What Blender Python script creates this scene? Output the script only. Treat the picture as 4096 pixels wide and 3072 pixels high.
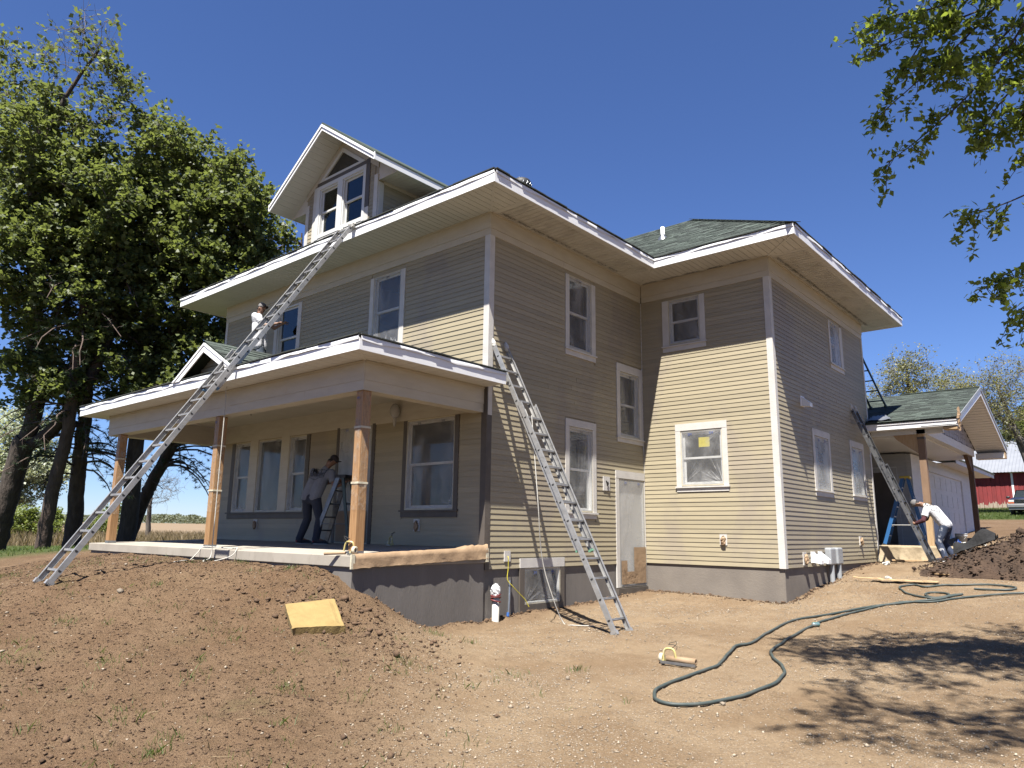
import bpy, bmesh, math, random
import numpy as np
from mathutils import Vector, Matrix, Euler

for o in list(bpy.data.objects): bpy.data.objects.remove(o, do_unlink=True)
SC = bpy.context.scene
COL = SC.collection
random.seed(7); RNG = np.random.default_rng(11)

# ------------------------------------------------------------------ camera, sky, sun, exposure
CAM_LOC = (8.1478, -8.8076, 0.5868)
YAW, PITCH, ROLL, FPX = 0.7121, 0.2006, 0.0135, 2918.4
def cam_axes():
    cy, sy, cp, sp = math.cos(YAW), math.sin(YAW), math.cos(PITCH), math.sin(PITCH)
    f = Vector((-sy*cp, cy*cp, sp)); r = Vector((cy, sy, 0)); u = r.cross(f)
    cr, sr = math.cos(ROLL), math.sin(ROLL)
    return cr*r+sr*u, -sr*r+cr*u, f
cam_d = bpy.data.cameras.new('camera'); cam = bpy.data.objects.new('camera', cam_d); COL.objects.link(cam)
_r, _u, _f = cam_axes()
_m = Matrix((( _r.x, _u.x, -_f.x), (_r.y, _u.y, -_f.y), (_r.z, _u.z, -_f.z))).to_4x4()
_m.translation = CAM_LOC; cam.matrix_world = _m
cam_d.sensor_fit = 'HORIZONTAL'; cam_d.sensor_width = 36; cam_d.lens = 36*FPX/4096
cam_d.clip_start = .05; cam_d.clip_end = 4000
SC.camera = cam
SUN_TRAVEL = Vector((-.205, .493, -1)).normalized()
SUN_EL = math.asin(-SUN_TRAVEL.z); SUN_AZ = math.atan2(-SUN_TRAVEL.x, -SUN_TRAVEL.y)
W = bpy.data.worlds.new('World'); SC.world = W; W.use_nodes = True
nt = W.node_tree; nt.nodes.clear()
_o = nt.nodes.new('ShaderNodeOutputWorld'); _b = nt.nodes.new('ShaderNodeBackground'); _s = nt.nodes.new('ShaderNodeTexSky')
_s.sky_type = 'NISHITA'; _s.sun_disc = False; _s.sun_elevation = SUN_EL; _s.sun_rotation = SUN_AZ
_s.altitude = 400; _s.air_density = 1.0; _s.dust_density = .0; _s.ozone_density = 5.0
_b.inputs['Strength'].default_value = .05
_wb = nt.nodes.new('ShaderNodeMix'); _wb.data_type = 'RGBA'; _wb.blend_type = 'MULTIPLY'; _wb.inputs[0].default_value = 1; _wb.inputs[7].default_value = (.585, .66, .89, 1)   # the photograph's white balance
nt.links.new(_s.outputs[0], _wb.inputs[6]); nt.links.new(_wb.outputs[2], _b.inputs[0]); nt.links.new(_b.outputs[0], _o.inputs[0])
sun_d = bpy.data.lights.new('sun', 'SUN'); sun_d.energy = 5.0; sun_d.angle = math.radians(.53); sun_d.color = (1, .955, .88)
sun = bpy.data.objects.new('sun', sun_d); COL.objects.link(sun)
sun.rotation_euler = SUN_TRAVEL.to_track_quat('-Z', 'Y').to_euler(); sun.location = (20, -40, 60)
SC.render.engine = 'CYCLES'
SC.view_settings.view_transform = 'Standard'; SC.view_settings.look = 'None'; SC.view_settings.gamma = 1
SC.view_settings.exposure = 1.79; SC.view_settings.use_curve_mapping = False
SC.cycles.max_bounces = 5; SC.cycles.diffuse_bounces = 2; SC.cycles.glossy_bounces = 3; SC.cycles.transparent_max_bounces = 10

# ------------------------------------------------------------------ helpers
def project(P):
    """pixel area ranking only: which copies show largest"""
    d = np.asarray(P, float) - np.array(CAM_LOC)
    w = d@np.array(_f); w = np.where(w < .1, .1, w)
    return np.stack([2048+FPX*(d@np.array(_r))/w, 1536-FPX*(d@np.array(_u))/w], -1)

def tag(o, label=None, cat=None, group=None, kind=None):
    if label: o['label'] = label
    if cat: o['category'] = cat
    if group: o['group'] = group
    if kind: o['kind'] = kind
    return o
def empty(name, label=None, cat=None, loc=(0, 0, 0), group=None, parent=None):
    o = bpy.data.objects.new(name, None); COL.objects.link(o); o.location = loc; o.empty_display_size = .2
    if parent: o.parent = parent
    return tag(o, label, cat, group)
def link(name, me, mat=None, parent=None, at_parent=True):
    o = bpy.data.objects.new(name, me); COL.objects.link(o)
    if mat is not None and not me.materials: me.materials.append(mat)
    if parent is not None:
        o.parent = parent
        o.matrix_parent_inverse = parent_inv(parent)
    return o
def wmat(p):
    b = Matrix.Translation(p.location) @ p.rotation_euler.to_matrix().to_4x4() @ Matrix.Diagonal((*p.scale, 1))
    return b if p.parent is None else wmat(p.parent) @ p.matrix_parent_inverse @ b
def parent_inv(p): return wmat(p).inverted()
def fastmesh(name, V, F, smooth=False, tone=None):
    """V (n,3), F (m,k) numpy"""
    V = np.asarray(V, np.float32); F = np.asarray(F, np.int32)
    me = bpy.data.meshes.new(name)
    me.vertices.add(len(V)); me.vertices.foreach_set('co', V.ravel())
    m, k = F.shape
    me.loops.add(m*k); me.loops.foreach_set('vertex_index', F.ravel())
    me.polygons.add(m); me.polygons.foreach_set('loop_start', np.arange(0, m*k, k, dtype=np.int32))
    me.polygons.foreach_set('loop_total', np.full(m, k, np.int32))
    if smooth: me.polygons.foreach_set('use_smooth', np.ones(m, bool))
    if tone is not None:
        a = me.attributes.new('tone', 'FLOAT', 'FACE'); a.data.foreach_set('value', np.asarray(tone, np.float32))
    me.update(calc_edges=True); me.validate()
    return me

class MB:
    """collects boxes, prisms, tubes; build() links them as ONE mesh"""
    def __init__(s, fr=None): s.v = []; s.f = []; s.fr = fr; s.sm = []
    def add(s, vs, fs, smooth=False):
        n = len(s.v)
        if s.fr: vs = [s.fr(*p) for p in vs]
        s.v += [tuple(p) for p in vs]; s.f += [tuple(i+n for i in f) for f in fs]; s.sm += [smooth]*len(fs)
        return s
    def box(s, x0, x1, y0, y1, z0, z1):
        return s.add([(x0,y0,z0),(x1,y0,z0),(x1,y1,z0),(x0,y1,z0),(x0,y0,z1),(x1,y0,z1),(x1,y1,z1),(x0,y1,z1)],
                     [(0,3,2,1),(4,5,6,7),(0,1,5,4),(1,2,6,5),(2,3,7,6),(3,0,4,7)])
    def obox(s, c, ax, ay, az):
        """oriented box: centre, half-vectors"""
        c, ax, ay, az = map(Vector, (c, ax, ay, az))
        vs = [c+i*ax+j*ay+k*az for k in (-1, 1) for i, j in ((-1,-1),(1,-1),(1,1),(-1,1))]
        return s.add(vs, [(0,3,2,1),(4,5,6,7),(0,1,5,4),(1,2,6,5),(2,3,7,6),(3,0,4,7)])
    def prism(s, poly, vec):
        """closed polygon extruded along vec"""
        n = len(poly); a = [Vector(p) for p in poly]; b = [p+Vector(vec) for p in a]
        return s.add(a+b, [tuple(range(n-1, -1, -1)), tuple(range(n, 2*n))]+[(i, (i+1) % n, n+(i+1) % n, n+i) for i in range(n)])
    def poly(s, pts): return s.add(pts, [tuple(range(len(pts)))])
    def tube(s, pts, r, seg=8, cap=True, smooth=True):
        pts = [Vector(p) for p in pts]; rs = r if hasattr(r, '__len__') else [r]*len(pts)
        vs = []; fs = []; n = len(pts); ref = None
        for i, p in enumerate(pts):
            t = (pts[min(i+1, n-1)]-pts[max(i-1, 0)])
            t = t.normalized() if t.length > 1e-9 else Vector((0, 0, 1))
            if ref is None: ref = t.orthogonal().normalized()
            ref = (ref-t*ref.dot(t)); ref = ref.normalized() if ref.length > 1e-6 else t.orthogonal().normalized()
            bn = t.cross(ref)
            for j in range(seg):
                a = 2*math.pi*j/seg; vs.append(p+(ref*math.cos(a)+bn*math.sin(a))*rs[i])
        for i in range(n-1):
            for j in range(seg):
                k = (j+1) % seg; fs.append((i*seg+j, i*seg+k, (i+1)*seg+k, (i+1)*seg+j))
        s.add(vs, fs, smooth)
        if cap: s.add([vs[j] for j in range(seg)]+[vs[(n-1)*seg+j] for j in range(seg)], [tuple(range(seg-1, -1, -1)), tuple(range(seg, 2*seg))])
        return s
    def lathe(s, prof, c, axis=(0, 0, 1), seg=16, smooth=True):
        c = Vector(c); ax = Vector(axis).normalized(); e1 = ax.orthogonal().normalized(); e2 = ax.cross(e1); vs = []; fs = []; n = len(prof)
        for r, h in prof:
            for j in range(seg):
                a = 2*math.pi*j/seg; vs.append(c+ax*h+(e1*math.cos(a)+e2*math.sin(a))*r)
        for i in range(n-1):
            for j in range(seg):
                k = (j+1) % seg; fs.append((i*seg+j, i*seg+k, (i+1)*seg+k, (i+1)*seg+j))
        return s.add(vs, fs, smooth)
    def ell(s, c, r, rot=None, seg=14, rings=8):
        """ellipsoid"""
        vs = []; fs = []
        R = rot if rot is not None else Matrix.Identity(3)
        for i in range(rings+1):
            th = math.pi*i/rings
            for j in range(seg):
                a = 2*math.pi*j/seg
                vs.append(Vector(c)+R@Vector((r[0]*math.sin(th)*math.cos(a), r[1]*math.sin(th)*math.sin(a), r[2]*math.cos(th))))
        for i in range(rings):
            for j in range(seg):
                k = (j+1) % seg; fs.append((i*seg+j, (i+1)*seg+j, (i+1)*seg+k, i*seg+k))
        return s.add(vs, fs, True)
    def mesh(s, name):
        me = bpy.data.meshes.new(name); me.from_pydata([tuple(p) for p in s.v], [], s.f)
        me.polygons.foreach_set('use_smooth', s.sm); me.update(); return me
    def build(s, name, mat, parent=None, bevel=0, label=None, cat=None, group=None, kind=None):
        me = s.mesh(name); o = link(name, me, mat, parent)
        if bevel:
            b = o.modifiers.new('bevel', 'BEVEL'); b.width = bevel; b.segments = 2; b.limit_method = 'ANGLE'; b.angle_limit = math.radians(50)
        return tag(o, label, cat, group, kind)

def bez(a, b, c, d, n):
    a, b, c, d = map(Vector, (a, b, c, d)); out = []
    for i in range(n+1):
        t = i/n; out.append(a*(1-t)**3+b*3*t*(1-t)**2+c*3*t*t*(1-t)+d*t**3)
    return out
def crom(P, n=6, closed=False):
    """Catmull-Rom through points"""
    P = [Vector(p) for p in P]; out = []
    for i in range(len(P)-1):
        p0, p1, p2, p3 = P[max(i-1, 0)], P[i], P[i+1], P[min(i+2, len(P)-1)]
        for k in range(n):
            t = k/n; out.append(.5*((2*p1)+(p2-p0)*t+(2*p0-5*p1+4*p2-p3)*t*t+(3*p1-p0-3*p2+p3)*t**3))
    out.append(P[-1]); return out

# ------------------------------------------------------------------ materials
def _nodes(name):
    m = bpy.data.materials.new(name); m.use_nodes = True; t = m.node_tree; t.nodes.clear()
    o = t.nodes.new('ShaderNodeOutputMaterial'); b = t.nodes.new('ShaderNodeBsdfPrincipled'); t.links.new(b.outputs[0], o.inputs[0])
    return m, t, b, o
def nmath(t, op, a, b=None, c=None, clamp=False):
    n = t.nodes.new('ShaderNodeMath'); n.operation = op; n.use_clamp = clamp
    for i, x in enumerate((a, b, c)):
        if x is None: continue
        if isinstance(x, (int, float)): n.inputs[i].default_value = x
        else: t.links.new(x, n.inputs[i])
    return n.outputs[0]
def nmix(t, f, a, b, mode='MIX'):
    n = t.nodes.new('ShaderNodeMix'); n.data_type = 'RGBA'; n.blend_type = mode
    for i, x in ((0, f), (6, a), (7, b)):
        if isinstance(x, (int, float)): n.inputs[i].default_value = x
        elif isinstance(x, tuple): n.inputs[i].default_value = (*x[:3], 1)
        else: t.links.new(x, n.inputs[i])
    return n.outputs[2]
def nramp(t, f, lo, hi):
    n = t.nodes.new('ShaderNodeMapRange'); n.interpolation_type = 'SMOOTHSTEP'
    t.links.new(f, n.inputs[0]); n.inputs[1].default_value = lo; n.inputs[2].default_value = hi
    return n.outputs[0]
def npos(t, stretch=(1, 1, 1), obj=False):
    if obj: g = t.nodes.new('ShaderNodeTexCoord').outputs['Object']
    else: g = t.nodes.new('ShaderNodeNewGeometry').outputs['Position']
    m = t.nodes.new('ShaderNodeMapping'); m.inputs['Scale'].default_value = stretch; t.links.new(g, m.inputs[0]); return m.outputs[0]
def nnoise(t, v, scale, detail=4, rough=.55, out=0):
    n = t.nodes.new('ShaderNodeTexNoise'); n.inputs['Scale'].default_value = scale; n.inputs['Detail'].default_value = detail
    n.inputs['Roughness'].default_value = rough; t.links.new(v, n.inputs['Vector']); return n.outputs[out]
def nbump(t, b, h, strength, dist=.02, prev=None):
    n = t.nodes.new('ShaderNodeBump'); n.inputs['Strength'].default_value = strength; n.inputs['Distance'].default_value = dist
    t.links.new(h, n.inputs['Height'])
    if prev is not None: t.links.new(prev, n.inputs['Normal'])
    t.links.new(n.outputs[0], b.inputs['Normal']); return n.outputs[0]
def tone(t):
    """random tone of a piece: object random + per-face attribute"""
    oi = t.nodes.new('ShaderNodeObjectInfo').outputs['Random']
    at = t.nodes.new('ShaderNodeAttribute'); at.attribute_name = 'tone'
    return nmath(t, 'FRACT', nmath(t, 'ADD', oi, at.outputs['Fac']))
def M(name, c1, rough=.6, c2=None, scale=6, stretch=(1, 1, 1), lo=.3, hi=.7, bump=0, bscale=60, bstretch=None, bdist=.01, piece=0, metal=0, spec=.4, dirt=None, dscale=1.3, dlo=.55, dhi=.75, obj=False):
    m, t, b, o = _nodes(name)
    p = npos(t, stretch, obj)
    c2 = c2 or tuple(x*.82 for x in c1)
    c1 = tuple(x*KA for x in c1); c2 = tuple(x*KA for x in c2); dirt = tuple(x*KA for x in dirt) if dirt else None
    col = nmix(t, nramp(t, nnoise(t, p, scale, 5), lo, hi), c1, c2)
    if dirt: col = nmix(t, nmath(t, 'MULTIPLY', nramp(t, nnoise(t, npos(t, (1, 1, .6), obj), dscale, 6, .65), dlo, dhi), .8), col, dirt)
    if piece:
        k = nmath(t, 'MULTIPLY_ADD', tone(t), 2*piece, 1-piece)
        h = t.nodes.new('ShaderNodeHueSaturation'); t.links.new(k, h.inputs['Value']); t.links.new(col, h.inputs['Color']); col = h.outputs[0]
    t.links.new(col, b.inputs['Base Color']); b.inputs['Roughness'].default_value = rough
    b.inputs['Metallic'].default_value = metal; b.inputs['Specular IOR Level'].default_value = spec
    if bump: nbump(t, b, nnoise(t, npos(t, bstretch or stretch, obj), bscale, 4), bump, bdist)
    return m
KA = .56   # albedo scale that goes with the exposure
def film_mat(name, c, alpha, rough=.18, wr=.5, wscale=5, stretch=(1, 1, 1)):
    """thin plastic sheet: partly clear, glossy creases"""
    m, t, b, o = _nodes(name)
    p = npos(t, stretch); n = nnoise(t, p, wscale, 6, .62)
    a = nmath(t, 'MULTIPLY_ADD', nramp(t, n, .4, .75), .35, alpha, clamp=True)
    t.links.new(a, b.inputs['Alpha']); b.inputs['Base Color'].default_value = (*(x*KA for x in c), 1); b.inputs['Roughness'].default_value = rough
    b.inputs['Specular IOR Level'].default_value = .18
    nbump(t, b, n, wr, .03); return m

m_siding = M('siding_paint', (.465, .40, .268), .55, (.405, .348, .235), 3, (.8, .8, 26), bump=.25, bscale=22, bstretch=(.7, .7, 22), bdist=.004, piece=.09, dirt=(.37, .315, .24), dscale=.55, dlo=.5, dhi=.62)
m_trim = M('cream_trim_board', (.66, .60, .49), .55, (.60, .545, .44), 2.5, (1, 1, 4), bump=.12, bscale=14, bstretch=(1, 1, 9), bdist=.003)
m_casing = M('grey_white_primed_wood', (.76, .73, .68), .6, (.67, .64, .60), 5, bump=.5, bscale=42, bstretch=(1, 1, 2.2), bdist=.004)
m_dark = M('dark_brown_trim_paint', (.105, .088, .074), .6, (.135, .115, .098), 4, bump=.15, bscale=30, bdist=.003)
m_white = M('white_aluminium_fascia', (1.1, 1.1, 1.1), .38, (1.05, 1.05, 1.06), 3, bump=.04, bscale=3, bdist=.01)
m_drip = M('grey_drip_edge', (.40, .41, .43), .45, (.30, .31, .33), 2.2, bump=.2, bscale=5)
m_soffit = M('vinyl_soffit', (.82, .81, .77), .5, (.78, .77, .73), 2, piece=.03)
m_groove = M('soffit_groove', (.34, .33, .30), .8)
m_sash = M('white_vinyl_sash', (.80, .80, .78), .4, (.76, .76, .73), 4)
m_conc = M('pale_concrete', (.46, .415, .35), .85, (.38, .34, .285), 1.8, lo=.35, hi=.7, bump=.25, bscale=70, bdist=.004, dirt=(.30, .26, .21), dscale=2.5)
m_found = M('grey_foundation_parging', (.27, .235, .20), .9, (.21, .182, .158), 1.4, bump=.45, bscale=38, bdist=.008, dirt=(.30, .25, .195), dscale=.9, dlo=.52)
m_found2 = M('brown_grey_parging', (.17, .155, .142), .7, (.215, .195, .178), 1.6, (1.6, 1.6, .35), bump=.45, bscale=30, bdist=.008, dirt=(.30, .27, .25), dscale=3, dlo=.6, dhi=.8)  # darker than the ell parging, used on main side and porch
m_shingle = M('green_asphalt_shingle', (.036, .050, .042), .9, (.078, .098, .082), 30, lo=.25, hi=.8, bump=.5, bscale=180, bdist=.004, piece=.45)
m_roof = M('green_roof_sheet', (.035, .055, .043), .9, (.058, .08, .063), 5, (1, 1, 1), bump=.5, bscale=120, bdist=.006)
m_shedge = M('dark_shingle_edge', (.03, .038, .034), .95, (.05, .055, .05), 20)
m_fir = M('fir_post', (.50, .295, .135), .6, (.36, .19, .08), 10, (6, 6, .35), bump=.2, bscale=30, bstretch=(6, 6, .4), bdist=.003)
m_cedar = M('brown_post', (.17, .095, .055), .7, (.11, .06, .035), 8, (6, 6, .5), bump=.2, bscale=30, bstretch=(6, 6, .4), bdist=.003)
m_galv = M('galvanised_steel', (.55, .57, .58), .35, (.42, .44, .46), 12, metal=.85)
m_kraft = M('kraft_masking_paper', (.42, .285, .17), .7, (.37, .25, .148), 3, bump=.55, bscale=4.5, bdist=.03)
m_tape = M('cream_masking_tape', (.78, .72, .54), .55, (.70, .63, .47), 8, bump=.3, bscale=25)
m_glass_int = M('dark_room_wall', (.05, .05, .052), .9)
m_black = M('black_rubber', (.018, .018, .02), .6, (.03, .03, .03), 20)
m_gable = M('sage_gable_panel', (.36, .37, .33), .6, (.32, .33, .29), 2, (1, 1, 10))
m_print = M('dark_film_print', (.05, .05, .09), .6)
def glass_mat():
    m, t, b, o = _nodes('window_glass')
    t.nodes.remove(b)
    g = t.nodes.new('ShaderNodeBsdfGlossy'); g.inputs['Roughness'].default_value = .03; g.inputs['Color'].default_value = (.9, .93, .95, 1)
    tr = t.nodes.new('ShaderNodeBsdfTransparent'); tr.inputs['Color'].default_value = (.62, .66, .66, 1)
    fr = t.nodes.new('ShaderNodeLayerWeight'); fr.inputs['Blend'].default_value = .5; fac = nmath(t, 'POWER', fr.outputs['Facing'], 4.0)
    nz = nnoise(t, npos(t), .6, 2)
    bp = t.nodes.new('ShaderNodeBump'); bp.inputs['Strength'].default_value = .03; bp.inputs['Distance'].default_value = .05; t.links.new(nz, bp.inputs['Height']); t.links.new(bp.outputs[0], g.inputs['Normal'])
    mx = t.nodes.new('ShaderNodeMixShader'); t.links.new(nmath(t, 'MULTIPLY_ADD', fac, .6, .035, clamp=True), mx.inputs[0]); t.links.new(tr.outputs[0], mx.inputs[1]); t.links.new(g.outputs[0], mx.inputs[2])
    t.links.new(mx.outputs[0], o.inputs[0]); return m
m_glass = glass_mat()
m_film = film_mat('clear_masking_film', (.58, .58, .58), .20, .2, .6, 2.2, (1, 1, .7))
m_film_h = film_mat('milky_masking_film', (.66, .65, .62), .45, .25, .5, 1.6, (1, 1, .6))
m_crease = film_mat('film_crease', (.8, .8, .8), .16, .2, .6, 9)
m_wrap = film_mat('post_plastic_wrap', (.72, .62, .50), .06, .1, 1.0, 9, (1.5, 1.5, 1))

# ------------------------------------------------------------------ terrain
CP=np.array([(-9,-2.66,.04),(-9.8,-4,-.14),(-6.2,-2.66,.09),(-4.2,-2.66,.05),(-2.6,-2.66,.08),(-1.6,-2.66,.05),(-.8,-2.66,.05),(-.14,-2.7,-.06),(.2,-2.7,-.27),(.6,-2.7,-.45),(1.1,-2.5,-.68),
(.06,-1.4,-.74),(.06,-.78,-.78),(.1,.17,-.78),(0,2.,-.70),(0,5.03,-.55),(2.87,5.03,-.61),(1.4,4.9,-.58),(2.4,.25,-.76),(3,7.4,-.33),(3,8.5,-.2),(3,10.9,-.03),(4.35,10,.06),(4.5,11.2,.1),
(-2.94,-5.3,-.15),(-8,-4.9,-.2),(-8,-7.5,-.5),(-4,-7,-.6),(-.6,-3.4,-.18),(-1,-5,-.5),(.35,-3.6,-.50),(1.2,-4.2,-.72),(2.1,-7,-1.),(0,-7,-.85),(4.6,-4.7,-1.),(7.3,-2.2,-.98),(8.1,-8.8,-1.02),(4,-1.2,-.86),(4.9,-.4,-.87),(4.1,2.9,-.74),
(5.1,6.2,-.38),(7,6,-.35),(6,3,-.7),(9,3,-.75),(9,8,-.1),(6.5,10,.1),(5.5,13,.4),(5,18,.5),(12,12,.3),(3,24,.75),(-2,20,.5),
(-12,-3,0.),(-15,-3,-.15),(-20,0,-.3),(-20,-8,-.5),(-14,-8,-.5),(-12,4,0),(-20,10,-.25),(-8,14,.2),(12,-10,-1.),(12,0,-.85),(0,-12,-1.),(8,-15,-1.1),(-10,-13,-.9),(16,6,-.2),(-5,5,-.1),(-3,9,.1)])
def _k(r2): return r2*np.log(r2+1e-9)
_c=CP[:,:2]/10.; _n=len(CP)
_A=np.zeros((_n+3,_n+3)); _A[:_n,:_n]=_k(((_c[:,None]-_c[None])**2).sum(-1))+np.eye(_n)*2e-4
_A[:_n,_n]=1;_A[:_n,_n+1:]=_c;_A[_n:,:_n]=_A[:_n,_n:].T
_w=np.linalg.solve(_A,np.r_[CP[:,2],0,0,0])
def sm(a,b,x): t=np.clip((x-a)/(b-a),0,1); return t*t*(3-2*t)
def far(x,y):
    # field to the left/back falls gently then rises; right/back rises to the barn lawn
    r=np.hypot(x,y); ang=np.arctan2(x+6,y)  # 0=+y
    lf=-.32+.0*r+sm(90,420,r)*3.2
    rb=np.interp(y,[0,14,21,39,47,60,90,400],[-.4,.4,.72,1.62,2.02,2.95,3.3,4.])
    w=sm(-30,-8,x)*sm(5,20,y)
    w2=sm(-5,20,x)*(1-sm(5,20,y))
    return lf*(1-w)+rb*w-w2*.5
def H(x,y):
    x=np.atleast_1d(np.asarray(x,float));y=np.atleast_1d(np.asarray(y,float))
    shp=x.shape;x=x.ravel();y=y.ravel()
    out=far(x,y)
    r=np.hypot((x+2)/1.15,y-1); m=r<26
    if m.any():
        q=np.c_[x[m],y[m]]/10.
        v=np.empty(len(q))
        for i in range(0,len(q),20000):
            s=q[i:i+20000]; v[i:i+20000]=_k(((s[:,None]-_c[None])**2).sum(-1))@_w[:_n]+_w[_n]+s@_w[_n+1:]
        t=1-sm(16,25,r[m]); out[m]=out[m]*(1-t)+v*t
    return out.reshape(shp)
def hash2(ix, iy, s):
    n = (ix.astype(np.int64)*374761393+iy.astype(np.int64)*668265263+s*974711) & 0x7fffffff
    n = ((n ^ (n >> 13))*1274126177) & 0x7fffffff
    return ((n ^ (n >> 16)) & 0xffff)/65535.
def vnoise(x, y, s=0):
    ix = np.floor(x); iy = np.floor(y); fx = x-ix; fy = y-iy; fx = fx*fx*(3-2*fx); fy = fy*fy*(3-2*fy)
    a = hash2(ix, iy, s); b = hash2(ix+1, iy, s); c = hash2(ix, iy+1, s); d = hash2(ix+1, iy+1, s)
    return (a*(1-fx)+b*fx)*(1-fy)+(c*(1-fx)+d*fx)*fy
def fbm(x, y, f, o=4, s=0, g=.5):
    r = 0; a = 1; t = 0
    for i in range(o): r = r+a*vnoise(x*f, y*f, s+i); t += a; a *= g; f *= 2.03
    return r/t-.5
def gravel_w(x, y): return sm(-1.0, 1.8, x+1.05*(y+3)-1.3)*(1-sm(16, 22, y))*sm(-.5, 1.0, x)
def rough_w(x, y):
    # loose clods along the bank by the porch corner and the pile side
    return np.exp(-(((x-.5)/1.2)**2+((y+3.0)/.8)**2))+.5*np.exp(-(((x-3.5)/1.5)**2+((y-7)/2.5)**2))+.35*np.exp(-(((x-1.5)/2.2)**2+((y-3.6)/.9)**2))
def G(x, y, detail=True):
    x = np.atleast_1d(np.asarray(x, float)); y = np.atleast_1d(np.asarray(y, float))
    h = H(x, y)
    if detail:
        near = np.exp(-(np.hypot(x-1, y+1)/16)**2)
        g = gravel_w(x, y)
        h = h+near*((1-.75*g)*(fbm(x, y, 1.3, 3, 3)*.10+fbm(x, y, 5, 4, 9, .7)*.085+fbm(x, y, 15, 2, 19, .6)*.035)+g*fbm(x, y, .8, 3, 5)*.06+g*fbm(x, y, 7, 3, 15)*.022)+rough_w(x, y)*fbm(x, y, 7, 3, 21, .6)*.16
    return h
def gz(x, y): return float(G(x, y)[0])
def spaced(lo, hi, step, far, k):
    a = list(np.arange(lo, hi+1e-6, step)); d = step; x = hi
    while x < far: d *= k; x += d; a.append(x)
    d = step; x = lo
    while x > -far: d *= k; x -= d; a.insert(0, x)
    return np.array(a)
gx = spaced(-6.2, 7.8, .037, 1500, 1.075); gy = spaced(-7.4, 7.6, .037, 1500, 1.075)
X, Y = np.meshgrid(gx, gy); Zg = G(X.ravel(), Y.ravel())
nx, ny = len(gx), len(gy)
idx = np.arange(nx*ny).reshape(ny, nx)
F = np.stack([idx[:-1, :-1], idx[:-1, 1:], idx[1:, 1:], idx[1:, :-1]], -1).reshape(-1, 4)
me = fastmesh('ground', np.stack([X.ravel(), Y.ravel(), Zg], -1), F, smooth=True)
xs, ys = X.ravel(), Y.ravel(); rr = np.hypot(xs+2, ys)
nz_ = fbm(xs, ys, .35, 3, 33)
lawn = (1-sm(-11.2, -10.0, xs+nz_*1.4))*(1-sm(30, 34, rr+nz_*3))
lawn = np.maximum(lawn, sm(38.3, 39.2, ys+nz_*1.2)*(1-sm(75, 90, ys))*sm(-40, -20, xs))
dry = (1-sm(-14, -11, xs))*sm(30, 34, rr+nz_*3)*(1-sm(62, 74, rr))
field = (1-sm(-14, -11, xs))*sm(62, 74, rr)+sm(90, 130, ys)*sm(-16, -12, xs)+(1-sm(-60, -40, ys))*sm(-16, -12, xs)
for nm, arr in (('gravel', gravel_w(xs, ys)), ('lawn', lawn), ('dry', dry), ('field', np.clip(field, 0, 1))):
    a = me.attributes.new(nm, 'FLOAT', 'POINT'); a.data.foreach_set('value', arr.astype(np.float32))
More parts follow.
